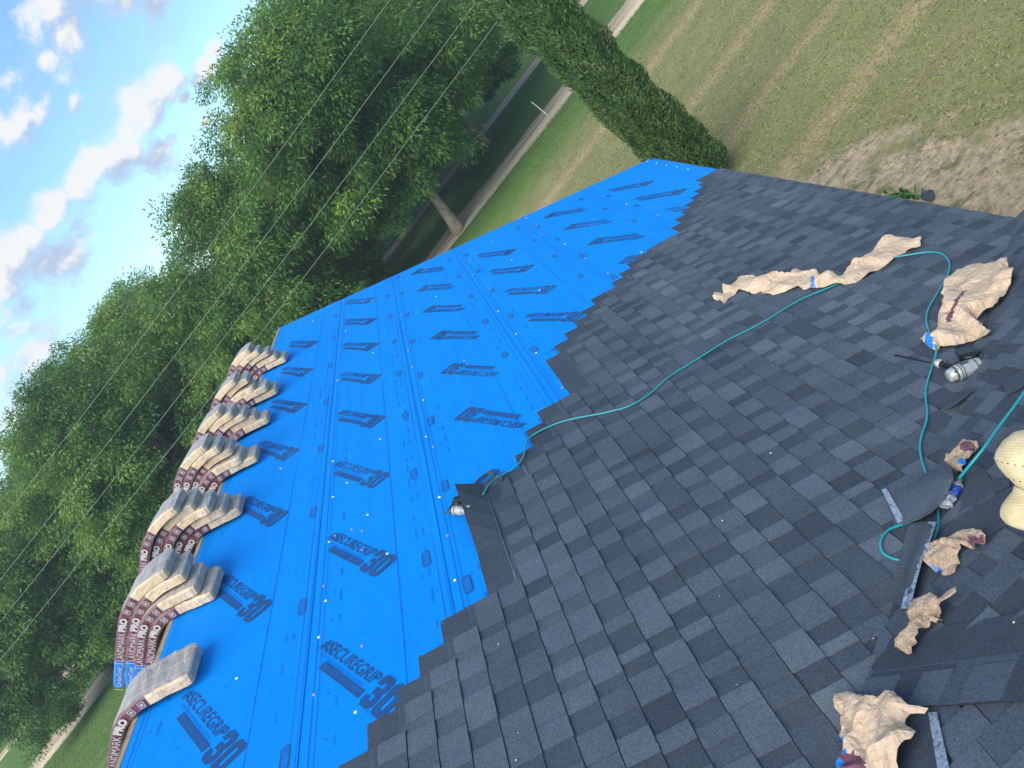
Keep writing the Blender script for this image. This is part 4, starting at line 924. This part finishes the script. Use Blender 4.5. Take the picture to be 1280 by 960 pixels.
# ------------------------------------------------------------------ straw hat
def hat():
    base = hit(1315, 655, O_2, N2, .02); z = unit(hit(1315, 535, O_2, N2, .25) - base); 
    fwd = unit(CAM - base); z = unit(z - fwd * (z @ fwd) * .75)
    x = unit(np.cross(fwd, z)); y = np.cross(z, x)
    e = empty('straw_hat', hit(1315, 657, O_2, N2, .01), 'pale woven straw hat with brown stitching standing at the right edge of the picture', 'hat')
    e.rotation_mode = 'QUATERNION'; e.rotation_quaternion = Matrix([[x[i], y[i], z[i]] for i in range(3)]).to_quaternion()
    s = 1 / 395.
    prof_c = [(0, 122), (24, 121), (42, 116), (55, 104), (61, 90), (62, 80), (58, 70), (52, 60), (45, 52), (41, 46)]
    prof_b = [(41, 46), (43, 38), (48, 29), (52, 20), (54, 12), (54, 5), (50, -2), (44, -5)]
    def lathe(name, prof, mat, wav=0., th=.0025):
        V_, F_ = [], []; n = 40; pr = [(r * s, h * s) for r, h in prof]; full = pr + [(max(r - th, 0), h) for r, h in pr[::-1]]
        for r, h in full:
            for j in range(n):
                an = 2 * math.pi * j / n; k = 1 + .03 * math.sin(3 * an + h * 40) + wav * math.sin(2 * an + 1); V_.append((r * k * math.cos(an), r * .9 * k * math.sin(an), h + .006 * math.sin(2 * an + 2) * (1 if h < .1 else 1.4)))
        m_ = len(full)
        for i in range(m_ - 1):
            for j in range(n): F_.append((i * n + j, i * n + (j + 1) % n, (i + 1) * n + (j + 1) % n, (i + 1) * n + j))
        o = bpy.data.objects.new(name, mesh(name, V_, F_, mat, smooth=True)); COL.objects.link(o); o.parent = e; return o
    lathe('crown', prof_c, M_STRAW); lathe('brim', prof_b, M_STRAW, .03)
    b = MB()
    for (r, h) in ((61.5, 79), (50.5, 58)):
        for j in range(72):
            if j % 2: continue
            an = 2 * math.pi * j / 72; k = 1 + .03 * math.sin(3 * an + h * s * 40); c, q = math.cos(an), math.sin(an)
            zz = h * s + .006 * math.sin(2 * an + 2) * (1 if h * s < .1 else 1.4)
            b.box((r * s * k * c * 1.006, r * s * .9 * k * q * 1.006, zz), ([-q * .003, c * .003, 0], [c * .0012, q * .0012, 0], [0, 0, .0014]))
    o = bpy.data.objects.new('stitching', b.done('stitching', [M_STITCH])); COL.objects.link(o); o.parent = e
hat()

# ------------------------------------------------------------------ crushed bottle
def bottle():
    p, x, y, z = local(1198, 620, G2, (-14, 24), .0)
    e = empty('plastic_bottle', p, 'crushed clear water bottle with dark blue label below the small wrapper wad', 'bottle')
    e.rotation_mode = 'QUATERNION'; e.rotation_quaternion = Matrix([[x[i], y[i], z[i]] for i in range(3)]).to_quaternion()
    rr_ = random.Random(4)
    def seg(name, xs, rs, mat, n=14, amp=.006):
        V_, F_ = [], []
        for i, (a, r) in enumerate(zip(xs, rs)):
            for j in range(n):
                an = 2 * math.pi * j / n; q = r + rr_.uniform(-amp, amp) * (r > .012); V_.append((a + rr_.uniform(-.3, .3) * amp, q * math.cos(an) * 1.15, max(.002, .028 + q * math.sin(an) * .8)))
        for i in range(len(xs) - 1):
            for j in range(n): F_.append((i * n + j, i * n + (j + 1) % n, (i + 1) * n + (j + 1) % n, (i + 1) * n + j))
        F_ += [tuple(range(n)), tuple((len(xs) - 1) * n + j for j in range(n - 1, -1, -1))]
        o = bpy.data.objects.new(name, mesh(name, V_, F_, mat)); COL.objects.link(o); o.parent = e
    seg('bottle_base', [.030, .042, .055, .068, .078, .084], [.027, .029, .026, .031, .028, .014], M_PLASTIC)
    seg('bottle_label', [-.022, -.008, .006, .018, .030], [.027, .030, .028, .031, .0275], M_LABEL, amp=.005)
    seg('bottle_neck', [-.062, -.055, -.046, -.034, -.022], [.011, .011, .018, .026, .027], M_PLASTIC, amp=.004)
    V = MB().ring([np.array([-.074, .0, .028]), np.array([-.060, 0, .028])], [.0135, .0135], 14).done('bottle_cap', [M_GCAP], True); o = bpy.data.objects.new('bottle_cap', V); COL.objects.link(o); o.parent = e
bottle()

# specks of grit and offcuts on the roof
b = MB(); rr = random.Random(77)
for k in range(16):
    px, py = rr.uniform(560, 1280), rr.uniform(260, 960)
    if not (py > 1200 - 1.15 * px or px > 800): continue
    pm = roofpt(px, py, .0135); n_ = NM if is_main(px, py) else N2; s_ = rr.uniform(.001, .003); an = rr.random() * 6.28
    ax = unit(np.cross(n_, [math.cos(an), math.sin(an), .1])); ay = np.cross(n_, ax)
    if (pm - O_M) @ A_M > 2.45 * 1.15 + .9 * ((pm - O_M) @ D_M + .9): continue
    b.box(pm, (ax * s_ * rr.uniform(1, 2.6), ay * s_, n_ * .001))
q = part('granule_specks', b.done('granule_specks', [M_STAKE])); q['kind'] = 'stuff'

# ------------------------------------------------------------------ power lines
WP = [(1.15, .5), (0.0, .35), (-.88, .35), (-1.72, .3)]
NAMES = ['highest', 'second highest', 'second lowest', 'lowest']
for i, (zz, sag) in enumerate(WP):
    P = []
    for k in range(61):
        x = -52 + 1.5 * k * 1.2; t_ = (x + 2) / 50; P.append((x, 26., CAMZ + zz - .02 + .0013 * (x - 0) ** 2 * (.6 if x < 0 else .3)))
    o = link('power_line', MB().ring(P, .0105, 5).done('power_line', [M_WIRE], True)); tag(o, '%s of the four power lines crossing in front of the trees' % NAMES[i], 'power line', 'power lines in front of the trees')

# ------------------------------------------------------------------ white stake and ground bits
def stake():
    r = R.T; o = link('white_stake', MB().ring([(5.2, 36.6, 0), (5.17, 36.62, .62), (5.15, 36.63, .95)], [.022, .022, .02], 8).done('white_stake', [M_STAKE])); tag(o, 'short white stake standing at the edge of the dirt road', 'stake')
stake()
q = sheet_from_px('shingle_scrap', [(1151, 246, .02), (1156, 240, .05), (1168, 239, .06), (1170, 248, .03), (1164, 253, .02), (1153, 250, .02)], .01, [M_SH], spacing=.05, seed=2, base=(np.zeros(3), np.array([0, 0, 1.]), np.array([1., 0, 0]), np.array([0, -1., 0])), crump=.04)
tag(q, 'dark shingle scrap lying on the bare dirt below the eave', 'scrap')
b = MB(); rr = random.Random(3)
for k in range(70):
    px, py = (rr.gauss(1132, 12), rr.gauss(246, 3)); r_ = ray(px, py); pp = CAM + r_ * (CAMZ / -r_[2]); an = rr.random() * 6.28; h_ = rr.uniform(.06, .16)
    d_ = np.array([math.cos(an), math.sin(an), 0]); q_ = pp + d_ * h_ * .7 + np.array([0, 0, h_]); w_ = np.array([-d_[1], d_[0], 0]) * .025
    b.add([pp, pp + w_ + (q_ - pp) * .5, q_, pp - w_ + (q_ - pp) * .5], [(0, 1, 2, 3)])
o = link('weed_clump', b.done('weed_clump', [M_WEED])); tag(o, 'green leafy weeds growing in the dirt just below the eave', 'weeds')

# ------------------------------------------------------------------ trees
def crown_mesh(seed, rx, ry, rz, nl, low=-.88):
    """foliage of one pecan: drooping sprays of leaves gathered in clumps on branch ends"""
    r = np.random.default_rng(seed); cl = []; lobes = []
    for k in range(34):
        an = r.random() * 2 * np.pi; el = r.uniform(-.85, 1.); q = r.uniform(.35, .80); lobes.append((np.array([np.cos(an) * q * math.sqrt(max(.1, 1 - .6 * el * el)), np.sin(an) * q * math.sqrt(max(.1, 1 - .6 * el * el)), el * .66]), r.uniform(.24, .40)))
    lid = []
    while len(cl) < nl:
        li = r.integers(len(lobes)); c, s = lobes[li]; v = r.normal(size=3); v /= np.linalg.norm(v); q = c + v * s * r.random() ** .22
        if q[2] < low or (q[2] < -.45 and np.hypot(q[0], q[1]) < .30): continue
        cl.append(q); lid.append(li)
    lid = np.array(lid); ltone = r.uniform(-.08, .30, len(lobes)); cl = np.array(cl) * [rx, ry, rz]; out_dir = cl / (np.linalg.norm(cl, axis=1, keepdims=True) + 1e-6)
    per = 225; N_ = len(cl) * per; ci = np.repeat(np.arange(len(cl)), per)
    csz = r.uniform(.38, .95, len(cl)); off = r.normal(size=(N_, 3)); off /= np.linalg.norm(off, axis=1, keepdims=True); off *= (r.random((N_, 1)) ** .5) * csz[ci][:, None] * np.array([1.15, 1.15, .72])
    P0 = cl[ci] + off
    d = off / (np.linalg.norm(off, axis=1, keepdims=True) + 1e-6) * .75 + out_dir[ci] * .3 + r.normal(0, .38, (N_, 3)); d[:, 2] -= .42; d /= np.linalg.norm(d, axis=1, keepdims=True)
    nrm_ = off / (np.linalg.norm(off, axis=1, keepdims=True) + 1e-6) + r.normal(0, .38, (N_, 3)) + np.array([0, 0, .35]); wv = np.cross(d, nrm_); wv /= np.linalg.norm(wv, axis=1, keepdims=True)
    L = r.uniform(.11, .25, N_)[:, None]; W = r.uniform(.022, .043, N_)[:, None]
    Q = np.stack([P0, P0 + d * L * .45 + wv * W, P0 + d * L + np.array([0, 0, -.02]), P0 + d * L * .45 - wv * W], 1)
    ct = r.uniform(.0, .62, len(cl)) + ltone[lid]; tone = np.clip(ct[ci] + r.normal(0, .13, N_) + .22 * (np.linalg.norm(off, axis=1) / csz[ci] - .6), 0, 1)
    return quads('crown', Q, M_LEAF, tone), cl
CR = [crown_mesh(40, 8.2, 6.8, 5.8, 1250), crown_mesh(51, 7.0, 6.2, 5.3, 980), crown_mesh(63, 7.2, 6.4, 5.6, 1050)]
def trunk_mesh(x0, lean, h, r0, seed, cl):
    r = random.Random(seed); b = MB(); P = []
    for k in range(9): t_ = k / 8; P.append((lean[0] * t_ + .12 * math.sin(4 * t_ + seed), lean[1] * t_ + .1 * math.sin(5 * t_), h * t_))
    b.ring(P, [r0 * .85 * (1.35 if k == 0 else 1.08 if k == 1 else 1 - .45 * k / 8) for k in range(9)], 12)
    base = np.array(P[-1]); 
    for i in range(16):
        st = np.array(P[r.choice((5, 6, 7, 8))]); tgt = np.array(cl[r.randrange(len(cl))]) * .85; tgt = tgt + np.array([0, 0, x0]); mid = (st + tgt) / 2 + np.array([r.uniform(-.5, .5), r.uniform(-.5, .5), .5])
        Q = catmull([st, mid, tgt], 4); b.ring(Q, [r0 * .42 * (1 - .85 * j / (len(Q) - 1)) for j in range(len(Q))], 7)
    return b.done('trunk', [M_BARK], True)
TREES = [  # x, y, crown centre height, crown kind, scale, rotation, crown shift, trunk radius, label
    (-1.46, 35.8, 6.9, 0, (1.0, 1, 1.0), .3, (1.1, .4), .30, 'big pecan tree whose bare trunk stands by the dirt road, nearest to the blue sheet'),
    (-9.9, 37.5, 5.3, 1, (1.05, 1, 1.08), 1.9, (.3, .1), .27, 'second pecan tree along the road, its top dipping above the middle power lines'),
    (-18.2, 37.0, 5.8, 2, (.96, 1, .98), .9, (-.3, .2), .28, 'third pecan tree along the dirt road, behind the nearer shingle stacks'),
    (-25.0, 38.0, 5.2, 1, (1.0, 1, 1.02), 4.1, (.2, 0), .28, 'pecan tree at the left edge of the picture in the front row'),
    (-31.0, 36.6, 4.9, 2, (.92, .9, .92), 2.5, (.2, 0), .28, 'last pecan tree of the front row, over the track in the lower left corner'),
    (-6.6, 48.5, 5.6, 2, (1.1, 1, .98), 5.1, (.3, 0), .28, 'back row pecan tree whose trunk shows over the far corner of the blue sheet'),
    (3.0, 45.5, 5.3, 1, (1.1, 1, 1.02), 3.0, (0, 0), .28, 'shaded pecan tree just left of the cypress top, under the big pecan branches'),
    (1.2, 56.5, 7.2, 0, (1.1, 1, 1.1), 4.4, (0, 0), .28, 'pecan tree behind the second track, seen between the two nearest trunks'),
    (14.5, 62.5, 7.6, 2, (1.1, 1, 1.1), .2, (0, 0), .30, 'pecan tree far behind the columnar cypress'),
    (-21.5, 52.5, 7.0, 0, (1.0, 1, 1.), 1.2, (0, 0), .28, 'dark pecan tree in the back row behind the middle shingle stacks'),
    (-34.5, 54.5, 6.4, 1, (1.2, 1, 1.0), 2.2, (0, 0), .28, 'dark pecan tree in the back row behind the nearer shingle stacks'),
    (-47.0, 56.5, 7.4, 2, (1.2, 1, 1.1), 3.7, (0, 0), .28, 'pecan tree far back above the track in the lower left corner'),
    (-60.0, 59.0, 7.4, 0, (1.1, 1, 1.1), 3.9, (0, 0), .28, 'leftmost pecan tree of the back row, at the lower left edge'),
]
tm = {}
for i, (x, y, cz, kind, sc, rot, lean, r0, lab) in enumerate(TREES):
    e = empty('pecan_tree', (x, y, 0), lab, 'tree', 'pecan trees along the dirt tracks')
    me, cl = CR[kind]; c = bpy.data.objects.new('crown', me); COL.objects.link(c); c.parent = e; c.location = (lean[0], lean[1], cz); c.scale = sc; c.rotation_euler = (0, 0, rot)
    key = (kind, lean); 
    if key not in tm: tm[key] = trunk_mesh(cz, lean, cz - 1.2, r0, i, cl)
    t_ = bpy.data.objects.new('trunk', tm[key]); COL.objects.link(t_); t_.parent = e

def cypress():
    r = np.random.default_rng(8); n = 90000; H_ = 9.6
    z = .15 + (H_ - .15) * r.random(n); an = r.random(n) * 2 * np.pi
    rad = (.57 + .09 * np.exp(-z / .7)) * np.clip((z / .3), .5, 1) ** .5 * np.clip((H_ - z) / 2.6, 0, 1) ** .6
    lump = 1 + .05 * np.sin(z * 5.3 + np.sin(an * 2) * 2) + .08 * np.sin(an * 5 + z * 2.2) + .06 * np.sin(an * 9 - z * 4.1) + .05 * np.sin(an * 3 + z * 7.3)
    rr_ = rad * lump * (1 - .30 * r.random(n) ** 2)
    P0 = np.stack([rr_ * np.cos(an), rr_ * np.sin(an), z], 1); out = np.stack([np.cos(an), np.sin(an), 0 * an], 1)
    d = out * r.uniform(.15, .75, n)[:, None] + np.array([0, 0, .75]) + r.normal(0, .28, (n, 3)); d /= np.linalg.norm(d, axis=1, keepdims=True)
    w = np.cross(d, out + r.normal(0, .5, (n, 3))); w /= np.linalg.norm(w, axis=1, keepdims=True)
    L = r.uniform(.05, .12, n)[:, None] * (1 + .6 * (r.random((n, 1)) < .06)); W = r.uniform(.009, .022, n)[:, None]
    Q = np.stack([P0, P0 + d * L * .5 + w * W, P0 + d * L, P0 + d * L * .5 - w * W], 1)
    tone = np.clip(.42 + .28 * np.sin(an * 6 + z * 5) * np.sin(z * 3.1 + an * 2) + r.normal(0, .17, n), 0, 1)
    e = empty('cypress', (3.58, 16.1, 0), 'tall narrow columnar cypress standing just beyond the far eave corner', 'tree')
    o = bpy.data.objects.new('crown', quads('crown', Q, M_CYP, tone)); COL.objects.link(o); o.parent = e
    b = MB(); b.ring([(0, 0, 0), (0, 0, 4), (0, 0, 8.6)], [.16, .10, .03], 10); b.ring([(0, 0, .4), (0, 0, 1.2), (0, 0, 7.2), (0, 0, 9.0)], [.25, .44, .42, .08], 14)
    o = bpy.data.objects.new('trunk', b.done('trunk', [M_BARKD], True)); COL.objects.link(o); o.parent = e
M_BARKD = plain('dark_inner_twigs', (.03, .038, .018), .9, .1)
cypress()
# a far wood that closes the horizon behind the rows of pecans
def far_wood():
    r = np.random.default_rng(12); cl = []
    n = 1500; xs = r.uniform(-150, 90, n); ys = 95 + r.uniform(0, 8, n) + .02 * np.abs(xs); zs = r.random(n) ** .7 * (8 + 1.6 * np.sin(xs * .21) + 1.2 * np.sin(xs * .53 + 1))
    per = 60; N_ = n * per; ci = np.repeat(np.arange(n), per); off = r.normal(size=(N_, 3)) * np.array([.9, .7, .6]); P0 = np.stack([xs, ys, np.maximum(zs, .3)], 1)[ci] + off
    d = r.normal(size=(N_, 3)); d[:, 2] -= .3; d /= np.linalg.norm(d, axis=1, keepdims=True); w = np.cross(d, r.normal(size=(N_, 3))); w /= np.linalg.norm(w, axis=1, keepdims=True)
    L = r.uniform(.4, .8, N_)[:, None]; W = r.uniform(.10, .2, N_)[:, None]
    Q = np.stack([P0, P0 + d * L * .5 + w * W, P0 + d * L, P0 + d * L * .5 - w * W], 1); Q[:, :, 2] = np.maximum(Q[:, :, 2], .02)
    tone = np.clip(r.uniform(.1, .6, n)[ci] + r.normal(0, .12, N_), 0, 1)
    o = link('far_wood', quads('far_wood', Q, M_LEAF, tone)); tag(o, 'low dark belt of woodland closing the view behind the pecan rows', 'woodland', kind='stuff')
far_wood()
# ------------------------------------------------------------------ the moist air between the house and the trees
hm = bpy.data.materials.new('haze_air'); hm.use_nodes = True; ht = NT(hm.node_tree); ht.n.clear()
hv = ht.new('ShaderNodeVolumePrincipled'); hv.inputs['Color'].default_value = (.72, .86, 1, 1); hv.inputs['Density'].default_value = .0013; hv.inputs['Anisotropy'].default_value = .2
ho = ht.new('ShaderNodeOutputMaterial'); ht.l.new(hv.outputs[0], ho.inputs['Volume'])
hz_o = link('haze', box_mesh('haze', (-430, -170, -1), (430, 430, 16.5), hm)); hz_o['kind'] = 'stuff'
SC.cycles.use_denoising = True
SC.cycles.max_bounces = 6
